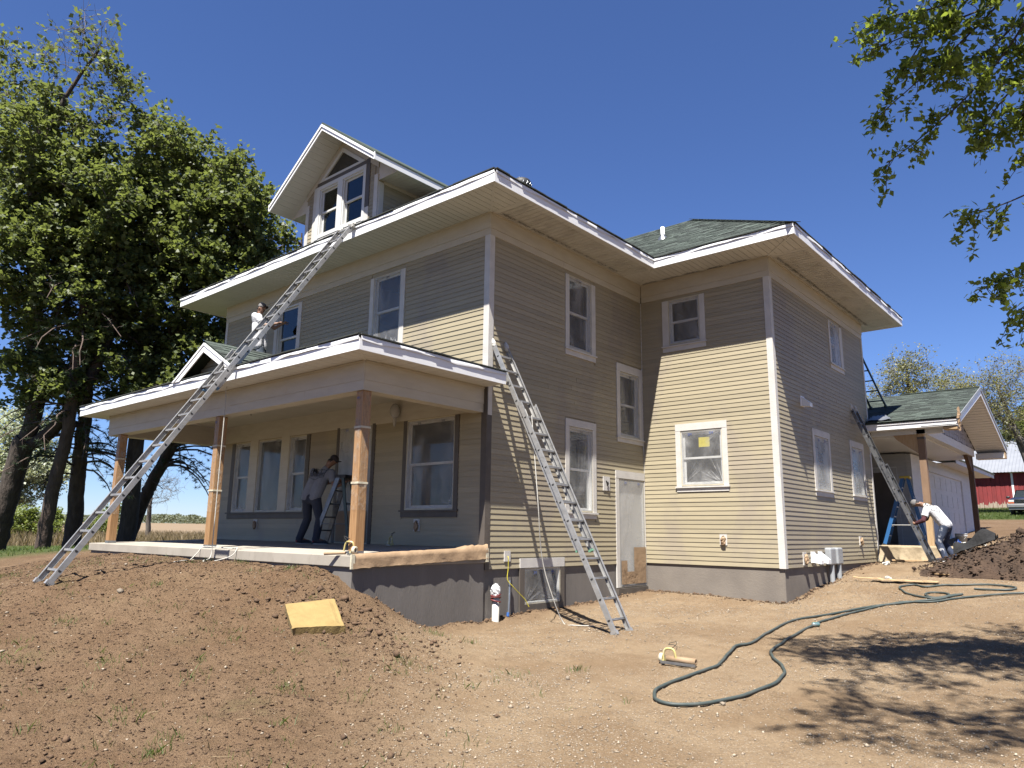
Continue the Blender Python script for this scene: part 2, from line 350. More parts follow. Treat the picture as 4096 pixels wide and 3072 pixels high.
def ground_mat():
    m, t, b, o = _nodes('soil_gravel_ground')
    P = npos(t)
    A = {}
    for k in ('gravel', 'lawn', 'dry', 'field'):
        n = t.nodes.new('ShaderNodeAttribute'); n.attribute_name = k; A[k] = n.outputs['Fac']
    n1 = nnoise(t, P, .7, 6, .6); n2 = nnoise(t, P, 5, 6, .6); n3 = nnoise(t, P, 38, 4, .6); n4 = nnoise(t, P, 140, 3)
    soil = nmix(t, nramp(t, n1, .3, .7), (0.097, 0.059, 0.033), (0.131, 0.087, 0.052))
    soil = nmix(t, nmath(t, 'MULTIPLY', nramp(t, n2, .45, .75), .7), soil, (0.065, 0.040, 0.021))
    soil = nmix(t, nmath(t, 'MULTIPLY', nramp(t, n3, .55, .8), .6), soil, (0.165, 0.120, 0.078))
    fine = nnoise(t, P, 75, 5, .7)
    soil = nmix(t, nmath(t, 'MULTIPLY', nramp(t, fine, .50, .68), .65), soil, (0.052, 0.032, 0.018))
    soil = nmix(t, nmath(t, 'MULTIPLY', nramp(t, nnoise(t, P, 100, 3, .6), .56, .72), .7), soil, (0.202, 0.153, 0.102))
    gn = nmath(t, 'MULTIPLY', nramp(t, nnoise(t, P, 1.1, 5, .7), .56, .72), .35)
    soil = nmix(t, gn, soil, (0.078, 0.073, 0.033))
    vo = t.nodes.new('ShaderNodeTexVoronoi'); vo.inputs['Scale'].default_value = 62; t.links.new(P, vo.inputs['Vector'])
    sep = t.nodes.new('ShaderNodeSeparateColor'); t.links.new(vo.outputs['Color'], sep.inputs[0])
    grav = nmix(t, nramp(t, n1, .42, .60), (0.198, 0.144, 0.090), (0.158, 0.109, 0.065))
    grav = nmix(t, nmath(t, 'MULTIPLY', nramp(t, n2, .4, .8), .6), grav, (0.126, 0.083, 0.048))
    stone = nmix(t, sep.outputs[1], (0.309, 0.255, 0.188), (0.154, 0.113, 0.078))
    peb = nmath(t, 'MULTIPLY', nramp(t, sep.outputs[0], .48, .62), nramp(t, nnoise(t, P, 1.0, 4), .34, .58))
    peb = nmath(t, 'MULTIPLY', peb, nmath(t, 'SUBTRACT', 1, nramp(t, vo.outputs['Distance'], .35, .55)))
    grav = nmix(t, nmath(t, 'MULTIPLY', peb, .85), grav, stone)
    c = nmix(t, A['gravel'], soil, grav)
    lw = nmix(t, nramp(t, n2, .3, .7), (0.029, 0.046, 0.011), (0.055, 0.066, 0.021)); lw = nmix(t, nmath(t, 'MULTIPLY', nramp(t, n1, .5, .7), .5), lw, (0.081, 0.063, 0.031))
    c = nmix(t, A['lawn'], c, lw)
    c = nmix(t, A['dry'], c, nmix(t, n2, (0.098, 0.063, 0.031), (0.139, 0.098, 0.051)))
    rows = nnoise(t, npos(t, (.02, .6, 1)), 1.2, 5, .7)
    c = nmix(t, A['field'], c, nmix(t, nramp(t, rows, .3, .7), (0.172, 0.130, 0.088), (0.135, 0.099, 0.063)))
    t.links.new(c, b.inputs['Base Color']); b.inputs['Roughness'].default_value = .95; b.inputs['Specular IOR Level'].default_value = .15
    nb = nbump(t, b, n3, .9, .04)
    nb = nbump(t, b, n4, .9, .012, nb)
    nbump(t, b, nmath(t, 'MULTIPLY', nmath(t, 'MULTIPLY', peb, A['gravel']), nmath(t, 'SUBTRACT', 1, vo.outputs['Distance'])), .6, .012, nb)
    return m
m_ground = ground_mat()
tag(link('ground', me, m_ground), kind='structure')

# ------------------------------------------------------------------ the house
HW, HD, HE, HL = 9.04, 5.03, 2.935, 6.25          # front width, side run, ell width, ell depth
OV = .838; ZS = 6.1; ZF = 5.683                   # eave overhang, soffit height, siding top
YB = HD+HL
def f_front(u, n, z): return (u, -n, z)
def f_side(u, n, z): return (n, u, z)
def f_ellf(u, n, z): return (u, HD-n, z)
def f_ells(u, n, z): return (HE+n, u, z)
house = empty('house', 'two storey tan clapboard house with white eaves and front porch, being painted', 'house')

class Pieces:
    """many alike pieces sharing one mesh: the largest in view become objects, the rest one stuff part"""
    def __init__(s, name, V, F, mat, cap, owner): s.name, s.V, s.F, s.mat, s.cap, s.owner = name, np.array(V, float), F, mat, cap, owner; s.items = []
    def add(s, M4, parent): s.items.append((np.array(M4), parent))
    def done(s):
        Vh = np.c_[s.V, np.ones(len(s.V))]; W_ = [(Vh@m.T)[:, :3] for m, _ in s.items]
        ar = []
        for w in W_:
            q = project(w); d = np.clip(q.max(0), 0, (4096, 3072))-np.clip(q.min(0), 0, (4096, 3072)); ar.append(-d[0]*max(d[1], 2))
        order = np.argsort(ar, kind='stable')
        me = bpy.data.meshes.new(s.name); me.from_pydata([tuple(v) for v in s.V], [], s.F); me.materials.append(s.mat); me.update()
        for i in order[:s.cap]:
            m, p = s.items[i]; o = bpy.data.objects.new(s.name, me); COL.objects.link(o); o.parent = p; o.matrix_parent_inverse = parent_inv(p)
            o.matrix_basis = Matrix(m.tolist())
        rest = order[s.cap:]
        if len(rest):
            V = np.concatenate([W_[i] for i in rest]); n = len(s.V); fs = []; tn = []
            for k in range(len(rest)):
                r = random.random()
                for f in s.F: fs.append(tuple(i+k*n for i in f)); tn.append(r)
            me2 = bpy.data.meshes.new(s.name+'_rest'); me2.from_pydata([tuple(v) for v in V], [], fs); me2.materials.append(s.mat)
            a = me2.attributes.new('tone', 'FLOAT', 'FACE'); a.data.foreach_set('value', np.array(tn, np.float32)); me2.update()
            o = link(s.name, me2, None, s.owner); tag(o, kind='stuff')
BOXF = [(0,3,2,1),(4,5,6,7),(0,1,5,4),(1,2,6,5),(2,3,7,6),(3,0,4,7)]
def mat4(fr, u, n, z, L=1, sn=1, sz=1):
    o = Vector(fr(u, n, z)); U = Vector(fr(u+1, n, z))-o; N = Vector(fr(u, n+1, z))-o; Z = Vector((0, 0, 1))
    m = Matrix.Identity(4)
    for i in range(3): m[i][0] = U[i]*L; m[i][1] = N[i]*sn; m[i][2] = Z[i]*sz; m[i][3] = o[i]
    return m
EX = .0888
CLAPV = [(e, n, z) for e in (0, 1) for n, z in ((.017, 0), (.0145, 0), (.0135, .022), (.002, .022), (0, .104), (.006, .104))]
CLAPF = [tuple(range(5, -1, -1)), tuple(range(6, 12))]+[(i, (i+1) % 6, 6+(i+1) % 6, 6+i) for i in range(6)]
CLAP = Pieces('clapboard', CLAPV, CLAPF, m_siding, 300, house)
def rects_minus(u0, u1, z0, z1, holes):
    us = sorted({u0, u1, *[min(max(h[i], u0), u1) for h in holes for i in (0, 1)]}); zs = sorted({z0, z1, *[min(max(h[i], z0), z1) for h in holes for i in (2, 3)]})
    out = []
    for a, b in zip(us, us[1:]):
        run = None
        for c, d in zip(zs, zs[1:]):
            mu, mz = (a+b)/2, (c+d)/2; hole = any(h[0] < mu < h[1] and h[2] < mz < h[3] for h in holes)
            if hole:
                if run: out.append((a, b, *run)); run = None
            else: run = (run[0], d) if run else (c, d)
        if run: out.append((a, b, *run))
    return out
def wall(fr, u0, u1, z0, z1, holes=(), th=.15, n0=0.0):
    mb = MB(fr)
    for a, b, c, d in rects_minus(u0, u1, z0, z1, holes): mb.box(a, b, n0-th, n0, c, d)
    return mb.build('wall', m_siding, house)
def clap(fr, parent, u0, u1, z0, z1, holes=(), lim=None, zstart=None):
    z = z0 if zstart is None else zstart; k = 0
    while z < z1-.01:
        a, b = u0, u1; zc = z+EX/2
        if lim: a, b = lim(zc)
        if b-a > .05:
            blk = sorted((h[0], h[1]) for h in holes if h[2]-.03 < zc < h[3]+.0)
            segs = []; cur = a
            for h0, h1 in blk:
                if h0 > cur: segs.append((cur, min(h0+.01, b)))
                cur = max(cur, h1-.01)
            if cur < b: segs.append((cur, b))
            for s0, s1 in segs:
                if s1-s0 < .03: continue
                p = s0
                while p < s1-.02:
                    L = s1-p
                    if L > 3.66: L = random.choice((3.66, 2.44, 1.5+random.random()*2)); L = min(L, s1-p)
                    if 0 < s1-p-L < .3: L = s1-p
                    CLAP.add(mat4(fr, p+.0008, random.uniform(-.0008, .0008), z, L-.0016), parent); p += L
        z += EX; k += 1

# ---- window builder (u0..u1, z0..z1 = opening; casing measured from the photograph)
def textmesh(s, size):
    c = bpy.data.curves.new('t', 'FONT'); c.body = s; c.size = size; c.align_x = 'CENTER'; c.extrude = .0005
    o = bpy.data.objects.new('t', c); COL.objects.link(o); dg = bpy.context.evaluated_depsgraph_get()
    me = bpy.data.meshes.new_from_object(o.evaluated_get(dg)); bpy.data.objects.remove(o); bpy.data.curves.remove(c); return me
_TX = {}
def text(s, size, fr, u, n, z, mat, parent, name='print', mirror=False):
    if (s, size) not in _TX: _TX[(s, size)] = textmesh(s, size)
    src = _TX[(s, size)]; me = src.copy(); m = -1 if mirror else 1
    for v in me.vertices: v.co = Vector(fr(u+m*v.co.x, n+v.co.z, z+v.co.y))
    me.materials.clear(); me.materials.append(mat); me.update(); return link(name, me, None, parent)
m_blueprint = M('blue_film_print', (.10, .16, .45), .6)
def crumple(fr, u0, u1, z0, z1, n, amp, nu=14, nz=20, seed=0, pull=None):
    V = []; rs = random.Random(seed); ph = [(rs.uniform(2, 9), rs.uniform(2, 9), rs.uniform(0, 6)) for _ in range(7)]
    for j in range(nz+1):
        for i in range(nu+1):
            a, b = i/nu, j/nz; edge = min(a, 1-a, b, 1-b)*6; edge = min(edge, 1)
            h = sum(math.sin(p*a*3+q*b*3+r) for p, q, r in ph)/7
            V.append(fr(u0+(u1-u0)*a, n+amp*h*edge, z0+(z1-z0)*b))
    F = [(j*(nu+1)+i, j*(nu+1)+i+1, (j+1)*(nu+1)+i+1, (j+1)*(nu+1)+i) for j in range(nz) for i in range(nu)]
    return V, F
def film(fr, parent, u0, u1, z0, z1, n, mat, seed, amp=.006, corner=None, sag=False, name='plastic_film', prints=None, pc=None):
    V, F = crumple(fr, u0, u1, z0, z1, n, amp, seed=seed)
    mb = MB(); mb.add(V, F, True); o = mb.build(name, mat, parent)
    rs = random.Random(seed*3+1); cr = MB(fr)
    def streak(p, q, w, nn):
        p, q = Vector(p), Vector(q); d = (q-p); s = Vector((-d.y, d.x))*w/max(d.length, 1e-6)
        mid = p+d*rs.uniform(.3, .6)
        cr.add([(p.x, nn, p.y), (mid.x+s.x, nn+.004, mid.y+s.y), (q.x, nn, q.y), (mid.x-s.x, nn+.001, mid.y-s.y)], [(0, 1, 2, 3)])
    if corner:
        for c in corner:
            cu = u1 if 'r' in c else u0; cz = z1 if 't' in c else z0; k = 16 if 'b' in c else 6
            for i in range(k):
                a = math.radians(rs.uniform(12, 80)); L = (u1-u0)*rs.uniform(.25, .75); sx = -1 if cu == u1 else 1; sz = -1 if cz == z1 else 1
                st = rs.uniform(.02, .25)*L
                streak((cu+sx*math.cos(a)*st, cz+sz*math.sin(a)*st), (cu+sx*math.cos(a)*L, min(max(cz+sz*math.sin(a)*L, z0), z1)), rs.uniform(.003, .009), n+.006)
    if sag:
        for i in range(9):
            a = u0+(u1-u0)*rs.uniform(.02, .98); b = a+rs.uniform(-.25, .25)*(u1-u0); b = min(max(b, u0), u1)
            streak((a, z0+rs.uniform(.01, .05)), (b, z0+rs.uniform(.08, .22)*(z1-z0)*.8), rs.uniform(.006, .02), n+.006)
        for i in range(4):
            a = rs.uniform(u0+.1*(u1-u0), u1-.1*(u1-u0)); streak((a, z1-.05), (a+rs.uniform(-.15, .15), z0+.3*(z1-z0)), .002, n+.006)
    if cr.v: tag(cr.build('film_crease', m_crease, parent), kind='stuff')
    if prints:
        k = max(1, int((u1-u0)/.42))
        for i in range(k):
            text('3M', .075, fr, u0+(u1-u0)*(i+.5)/k+rs.uniform(-.03, .03), n+.008, z1-.09, pc or m_print, parent, mirror=prints == 'm')
    return o
HOLES = {}
def window(fr, key, u0, u1, z0, z1, cl, cr, head=None, sill=None, apron=None, cas=None, filmk=None, seed=0, dbl=True, door=False, prints=True, casing=True, mirror=False, sashmat=None, pane=True, corner=None, sag=True):
    cas = cas or m_casing; sm_ = sashmat or m_sash
    HOLES.setdefault(key, []).append((u0, u1, z0, z1))
    fmb = MB(fr); jw = .035
    fmb.box(u0, u0+jw, -.10, .012, z0, z1).box(u1-jw, u1, -.10, .012, z0, z1).box(u0+jw, u1-jw, -.10, .0115, z1-jw, z1).box(u0+jw, u1-jw, -.10, .0115, z0, z0+jw)
    w = fmb.build('door' if door else 'window', sm_, house)
    a, b, c, d = u0+jw, u1-jw, z0+jw, z1-jw
    if door:
        dm = MB(fr).box(a, b, -.075, -.03, c, d); dm.build('door_panel', sm_, w)
    else:
        zm = (c+d)/2; sw = .042
        if dbl:
            for k, (s0, s1, nn) in enumerate(((zm-.02, d, -.035), (c, zm+.02, -.06))):
                s = MB(fr); s.box(a, a+sw, nn-.025, nn, s0, s1).box(b-sw, b, nn-.025, nn, s0, s1).box(a+sw, b-sw, nn-.0255, nn-.0005, s0, s0+sw).box(a+sw, b-sw, nn-.0255, nn-.0005, s1-sw, s1)
                s.build('sash', sm_, w)
                MB(fr).box(a+sw, b-sw, nn-.014, nn-.010, s0+sw, s1-sw).build('pane', m_glass, w)
        else:
            MB(fr).box(a, b, -.05, -.046, c, d).build('pane', m_glass, w)
    if casing:
        top = head if head else z1
        bz = sill if sill else z0
        if cl is not None: MB(fr).box(cl, u0, .0005, .028, bz, top if not head else z1+.01).build('casing', cas, w)
        if cr is not None: MB(fr).box(u1, cr, .0005, .028, bz, top if not head else z1+.01).build('casing', cas, w)
        if head: MB(fr).box(cl, cr, .001, .031, z1+.01, head).build('head_casing', cas, w)
        if sill: MB(fr).box((cl or u0)-.02, (cr or u1)+.02, -.02, .055, sill-.03, sill).build('sill', cas, w)
        if apron: MB(fr).box(cl or u0, cr or u1, .001, .026, apron, sill-.03).build('apron', cas, w)
    if filmk:
        tp = MB(fr); tw = .022; n = .014
        tp.box(u0-.004, u0+tw, n, n+.003, z0, z1).box(u1-tw, u1+.004, n, n+.003, z0, z1).box(u0+tw, u1-tw, n, n+.0028, z1-tw, z1+.004).box(u0+tw, u1-tw, n, n+.0028, z0-.004, z0+tw)
        tp.build('masking_tape', m_tape, w)
        film(fr, w, u0+.012, u1-.012, z0+.012, z1-.012, .022, m_film_h if filmk == 'milky' else m_film, seed, corner=corner, sag=sag, prints=('m' if mirror else 'y') if prints else None, pc=m_blueprint if filmk == 'milky' or corner else None)
    return w
BLK = {}
def block(key, *r): BLK.setdefault(key, []).append(r)

# side wall (faces right)
window(f_side, 'side', 2.285, 3.055, 4.12, 5.60, 2.17, 3.19, head=None, sill=4.10, apron=3.97, filmk='clear', seed=1); block('side', 2.17, 3.19, 3.97, 5.70)
window(f_side, 'side', 4.08, 4.85, 2.585, 3.955, 3.96, 5.00, head=4.13, sill=2.57, apron=2.455, filmk='clear', seed=2); block('side', 3.96, 5.0, 2.455, 4.13)
window(f_side, 'side', 2.28, 3.055, .985, 2.57, 2.165, 3.175, head=2.72, sill=.975, apron=.858, filmk='clear', seed=3); block('side', 2.165, 3.175, .858, 2.72)
dr = window(f_side, 'side', 3.985, 4.985, -.46, 1.695, 3.87, 5.0, head=1.86, sill=None, filmk='milky', seed=4, door=True, sag=False); block('side', 3.87, 5.0, -.5, 1.86)
bw = window(f_side, 'side', .995, 2.005, -.60, -.01, .875, 2.12, head=.0, sill=None, cas=m_dark, filmk='clear', seed=5, dbl=False, corner=('br', 'bl'), sag=False); block('side', .875, 2.12, -.72, .158)
MB(f_side).box(.875, 2.12, .0012, .030, .0, .159).build('head_casing', m_casing, bw)
MB(f_side).box(.875, 2.12, .0012, .03, -.718, -.60).build('apron', m_dark, bw)

# kraft paper patches on the side door
for k, (a, b, c, d, n) in enumerate(((4.02, 4.24, -.40, .06, .034), (4.5, 4.97, -.40, .32, .036), (4.2, 4.62, -.40, -.16, .040))):
    V, F = crumple(f_side, a, b, c, d, n, .015, 8, 10, seed=20+k); MB().add(V, F, True).build('kraft_patch', m_kraft, dr)
# ell front
w = window(f_ellf, 'ellf', .70, 1.445, 4.61, 5.61, .557, 1.56, sill=4.585, apron=4.453, filmk='clear', seed=6, prints=False, corner=('br',), sag=False); block('ellf', .557, 1.56, 4.453, 5.70)
w = window(f_ellf, 'ellf', .90, 1.825, 1.575, 2.705, .787, 1.932, head=2.86, sill=1.56, apron=1.45, filmk='clear', seed=7, corner=('br', 'bl', 'tr'), sag=False); block('ellf', .787, 1.932, 1.45, 2.86)
MB(f_ellf).box(1.28, 1.52, -.044, -.0425, 2.36, 2.56).build('yellow_sticker', M('yellow_energy_label', (.72, .62, .03), .6, (.6, .5, .02), 30), w)
# ell side
window(f_ells, 'ells', 8.66, 9.36, 4.58, 5.60, 8.56, 9.55, sill=4.565, apron=4.44, filmk='milky', seed=8); block('ells', 8.56, 9.55, 4.44, 5.7)
window(f_ells, 'ells', 7.06, 7.95, 1.56, 2.69, 6.94, 8.06, head=2.84, sill=1.55, apron=1.42, filmk='milky', seed=9, corner=('br', 'bl'), sag=False); block('ells', 6.94, 8.06, 1.42, 2.84)
window(f_ells, 'ells', 9.63, 10.51, 1.56, 2.69, 9.515, 10.62, head=2.85, sill=1.56, apron=1.44, filmk='milky', seed=10, corner=('bl', 'tr'), sag=False); block('ells', 9.515, 10.62, 1.44, 2.85)
# front, upper
window(f_front, 'front', -3.14, -2.315, 4.10, 5.58, -3.25, -2.19, sill=4.09, apron=4.0, filmk='clear', seed=11); block('front', -3.25, -2.19, 3.9, 5.70)
window(f_front, 'front', -6.62, -5.81, 4.10, 5.60, -6.75, -5.68, sill=4.09, apron=4.0); block('front', -6.75, -5.68, 3.9, 5.70)
# front, under the porch
for k, (a, b, cl, cr) in enumerate(((-8.03, -7.36, -8.18, None), (-7.02, -6.07, None, None), (-5.755, -5.13, None, -5.0))):
    window(f_front, 'front', a, b, .955, 2.55, cl, cr, cas=m_dark, filmk='clear', seed=12+k, dbl=k != 1)
for a, b in ((-7.36, -7.02), (-6.07, -5.755)): MB(f_front).box(a, b, .0005, .034, .95, 2.575).build('mullion', m_trim, house)
MB(f_front).box(-8.21, -4.98, -.01, .06, .92, .9505).build('sill', m_dark, house); MB(f_front).box(-8.18, -5.0, .001, .026, .812, .92).build('apron', m_dark, house)
block('front', -8.18, -5.0, .812, 2.6)
fd = window(f_front, 'front', -3.985, -2.955, .34, 2.60, -4.068, -2.862, cas=m_dark, filmk='milky', seed=16, door=True, sag=False); block('front', -4.068, -2.862, .2, 2.63)
V, F = crumple(f_front, -3.93, -3.0, .37, .95, .034, .012, 10, 8, seed=31); MB().add(V, F, True).build('kraft_patch', m_kraft, fd)
window(f_front, 'front', -1.955, -.715, .955, 2.56, -2.045, -.615, sill=.95, apron=.826, cas=m_dark, filmk='clear', seed=17); block('front', -2.045, -.615, .826, 2.6)

w_front = wall(f_front, -HW, -.002, 0, ZS-.002, HOLES['front'])
w_side = wall(f_side, .003, HD+.15, -.001, ZS, HOLES['side'])
w_ellf = wall(f_ellf, .002, HE-.15, -.001, ZS, HOLES['ellf'])
w_ells = wall(f_ells, HD, YB, -.001, ZS, HOLES['ells'])
MB().box(-HW, -HW+.15, .152, YB, 0, ZS-.004).build('wall', m_siding, house)
MB().box(-HW+.15, HE-.152, YB-.15, YB, 0, ZS-.004).build('wall', m_siding, house)
clap(f_front, w_front, -HW+.1, -.1, .34, 2.575, BLK['front'])
clap(f_front, w_front, -HW+.1, -.1, 3.08, ZF, BLK['front'], zstart=ZF-29*EX)
clap(f_side, w_side, .1, HD-.012, 0, ZF, BLK['side'])
clap(f_ellf, w_ellf, .014, HE-.1, 0, ZF, BLK['ellf'])
clap(f_ells, w_ells, HD+.1, YB-.09, 0, ZF, BLK['ells'])
# inside: floors and a partition so the rooms are closed
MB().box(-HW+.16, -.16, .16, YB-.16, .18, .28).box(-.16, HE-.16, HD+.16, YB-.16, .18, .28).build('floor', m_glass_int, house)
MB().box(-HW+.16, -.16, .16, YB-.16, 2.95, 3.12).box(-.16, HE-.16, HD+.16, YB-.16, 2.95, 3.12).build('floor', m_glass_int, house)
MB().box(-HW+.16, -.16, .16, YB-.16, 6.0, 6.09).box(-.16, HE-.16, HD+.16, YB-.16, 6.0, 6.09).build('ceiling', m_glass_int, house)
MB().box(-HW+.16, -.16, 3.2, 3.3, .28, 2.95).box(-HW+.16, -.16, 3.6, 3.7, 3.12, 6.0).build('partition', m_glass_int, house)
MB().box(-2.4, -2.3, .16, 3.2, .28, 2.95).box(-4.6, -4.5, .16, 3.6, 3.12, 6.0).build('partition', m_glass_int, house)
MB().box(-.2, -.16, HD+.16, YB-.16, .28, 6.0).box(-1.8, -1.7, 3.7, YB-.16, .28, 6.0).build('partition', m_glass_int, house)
# frieze boards, crown strip, corner boards
def frieze(fr, u0, u1, zt, zb, zm, joints=(), d=0.0):
    c = [u0, *joints, u1]
    for a, b in zip(c, c[1:]): MB(fr).box(a+.001, b-.001, .001, .036+d, zm, zt-.028).build('frieze_board', m_trim, house, .002)
    j2 = [x+.35 for x in joints]; c = [u0, *j2, u1]
    for a, b in zip(c, c[1:]): MB(fr).box(a+.001, b-.001, .001, .024+d, zb, zm).build('frieze_board', m_trim, house, .002)
    MB(fr).box(u0, u1, .001, .05+d, zt-.028, zt-.002).build('crown_strip', m_trim, house)
frieze(f_front, -HW-.02, .036, ZS, ZF, 5.81, (-5.7, -3.9, -1.3))
frieze(f_side, .0, HD-.04, ZS, ZF, 5.81, (1.75,))
frieze(f_ellf, .04, HE+.036, ZS, ZF, 5.81, (.62,))
frieze(f_ells, HD, YB+.02, ZS, ZF, 5.81, (8.5,))
frieze(f_front, -HW+.1, -.1, 2.985, 2.575, 2.70, (-7.9, -3.4, -1.2))
def corner(fr1, s1, fr2, s2, z0, z1, m):
    """two boards meeting at an outside corner; s = (u from, u to)"""
    MB(fr1).box(*s1, .0005, .026, z0, z1).build('corner_board', m, house, .002)
    MB(fr2).box(*s2, .0005, .0255, z0, z1).build('corner_board', m, house, .002)
corner(f_front, (-.10, .026), f_side, (.0, .10), 3.05, ZF, m_casing)
MB(f_front).box(-.10, .026, .0005, .026, .10, 3.05).build('corner_board', m_dark, house, .002)
MB(f_side).box(.0, .045, .0005, .0255, 2.50, 3.05).box(.045, .10, .0005, .0255, 2.5, 3.05).build('corner_board', m_casing, house)
MB(f_side).box(.0, .10, .0005, .0257, -.01, 2.5).build('corner_board', m_dark, house, .002)
corner(f_ellf, (HE-.10, HE+.026), f_ells, (HD+.0, HD+.10), -.01, ZF, m_casing)
MB(f_ells).box(YB-.09, YB+.01, .0005, .0255, -.005, ZF).build('corner_board', m_casing, house, .002)
MB(f_front).box(-HW, -HW+.10, .0005, .026, .3, ZF).build('corner_board', m_casing, house)
MB().box(.001, .022, HD-.022, HD-.001, 0, ZF).build('inside_corner_bead', m_casing, house)
# ---- foundation, porch slab
found = MB().box(-.16, -.012, -.02, HD+.1, -1.6, -.002); found = MB()
for a, b, c, d in rects_minus(-.02, HD+.1, -1.6, -.002, [(.9, 2.1, -.70, 0), (3.9, 5.0, -.5, 0)]): found.box(-.16, -.012, a, b, c, d)
found.build('foundation', m_found2, house)
MB(f_side).box(3.87, 5.0, -.02, .06, -.60, -.475).build('threshold', m_dark, house)
MB().box(-.01, HE-.012, HD+.012, HD+.2, -1.6, -.002).build('foundation', m_found, house)
MB().box(HE-.2, HE-.0125, HD+.2, YB, -1.6, -.003).build('foundation', m_found, house)
MB().box(-8.9, .02, -2.6, -2.4, -1.6, .1).box(-8.9, -8.7, -2.4, 0, -1.6, .1).build('foundation', m_found2, house)
MB().box(-.18, .0205, -2.4, -.02, -1.6, .1).build('foundation', m_found2, house)
sl = MB(); sl.add([(-8.96,-2.635,.102),(.045,-2.635,.102),(.045,-.001,.102),(-8.96,-.001,.102),(-8.96,-2.635,.25),(.045,-2.635,.25),(.045,-.001,.335),(-8.96,-.001,.335)], BOXF)
slab = sl.build('porch_slab', m_conc, house, .008)
# kraft paper taped along the right edge of the slab
V, F = [], []
n = 40; rs = random.Random(5)
prof = [(-.16, .012), (-.02, .016), (.022, .012), (.03, -.05), (.028, -.12), (.034, -.165)]
for i in range(n+1):
    y = -2.63+2.64*i/n; zt = .25+.085*(y+2.635)/2.635
    for j, (dx, dz) in enumerate(prof):
        V.append((.045+dx+(rs.uniform(-.008, .012) if j not in (0,) else rs.uniform(-.03, .03))*(1+.8*(i > 30)), y, zt+dz+rs.uniform(-.004, .008)+(abs(math.sin(i*1.3))*.05 if i > 32 and j in (1, 2) else 0)))
k = len(prof); F = [(i*k+j, i*k+j+1, (i+1)*k+j+1, (i+1)*k+j) for i in range(n) for j in range(k-1)]
MB().add(V, F, True).build('masking_paper', m_kraft, house)
MB().box(.05, .078, -2.66, -2.6, .08, .27).box(.052, .081, -.03, .03, .12, .33).build('masking_tape', m_tape, house)

# ---- eaves: soffit boards, fascia, drip edge
SOF = Pieces('soffit_board', [(0,0,0),(1,0,0),(1,1,0),(0,1,0),(0,0,1),(1,0,1),(1,1,1),(0,1,1)], BOXF, m_soffit, 330, house)
def soffit(a, b, x0, x1, y0, y1, z, along, wd=.127, lim=None):
    """flat soffit made of boards; 'along' = axis the row runs in"""
    back = MB().box(x0, x1, y0, y1, z+.006, z+.02).build('soffit', m_groove, house)
    t0, t1 = (x0, x1) if along == 'x' else (y0, y1); n = max(1, round((t1-t0)/wd)); s = (t1-t0)/n
    for i in range(n):
        p = t0+i*s
        if along == 'x': m = Matrix.Translation((p+.005, y0, z)) @ Matrix.Diagonal((s-.010, y1-y0, .005, 1))
        else: m = Matrix.Translation((x0, p+.005, z)) @ Matrix.Diagonal((x1-x0, s-.010, .005, 1))
        SOF.add(m, back)
EX1 = YB+.79
soffit(0, 0, -HW-OV, OV, -OV, -.001, ZS, 'x')
soffit(0, 0, .001, OV, 0, HD-OV, ZS+.001, 'y'); soffit(0, 0, .001, HE+OV, HD-OV, HD-.001, ZS+.0015, 'x')
soffit(0, 0, HE+.001, HE+OV, HD, EX1, ZS+.001, 'y')
MB().box(-HW-OV, -HW, 0, YB, ZS, ZS+.02).build('soffit', m_soffit, house)
MB().box(-HW, HE, YB, EX1, ZS+.001, ZS+.02).build('soffit', m_soffit, house)
for cx, cy, dx, dy in ((0, 0, 1, -1), (HE, HD, 1, -1), (0, HD, 1, -1)):
    d = Vector((dx, dy, 0)).normalized(); s = Vector((-d.y, d.x, 0)); L = OV*math.sqrt(2)/2
    MB().obox(Vector((cx, cy, ZS-.003))+d*L, d*(L-.02), s*.018, Vector((0, 0, .004))).build('soffit_strip', m_soffit, house)
def fascia(p0, p1, out, z0, z1, name='fascia', drip=True, seed=0):
    """board from p0 to p1 (xy), 'out' = outward xy normal; drip edge with a wavy lower lip and the dark shingle edge on top"""
    p0, p1, out = Vector((*p0, 0)), Vector((*p1, 0)), Vector((*out, 0)); L = (p1-p0).length; d = (p1-p0)/L; up = Vector((0, 0, 1))
    MB().obox((p0+p1)/2+out*.01+up*(z0+z1)/2, d*L/2, out*.010, up*(z1-z0)/2).build(name, m_white, house, .002)
    if not drip: return
    rs = random.Random(seed); n = max(4, int(L/.16)); V = []; ph = rs.uniform(0, 9)
    for i in range(n+1):
        c = p0+d*(L*i/n); w = .010*math.sin(i*.55+ph)+.008*math.sin(i*1.37+ph*2)+rs.uniform(-.004, .004)
        V += [c+out*.022+up*(z1+.032), c+out*(.038+.006*math.sin(i*.7+ph))+up*(z1+.012), c+out*(.026+w*.5+.012*abs(math.sin(i*.31+ph)))+up*(z1-.028+w)]
    F = [(i*3+j, i*3+j+1, (i+1)*3+j+1, (i+1)*3+j) for i in range(n) for j in range(2)]
    MB().add(V, F, True).build('drip_edge', m_white, house)
    V = []
    n = max(4, int(L/.3)); mb = MB()
    for i in range(n):
        a, b = p0+d*(L*i/n), p0+d*(L*(i+1)/n); e = rs.uniform(.036, .058)
        mb.obox((a+b)/2+out*(e-.15)+up*(z1+.048+rs.uniform(-.002, .003)), d*(L/n/2), out*.15, up*.009)
    mb.build('shingle_edge', m_shedge, house)
z0, z1 = 6.088, 6.268
fascia((-HW-OV-.02, -OV), (OV+.02, -OV), (0, -1), z0, z1, seed=1)
fascia((OV, -OV), (OV, HD-OV+.0), (1, 0), z0, z1, seed=2)
fascia((OV+.02, HD-OV), (HE+OV+.02, HD-OV), (0, -1), z0, z1, seed=3)
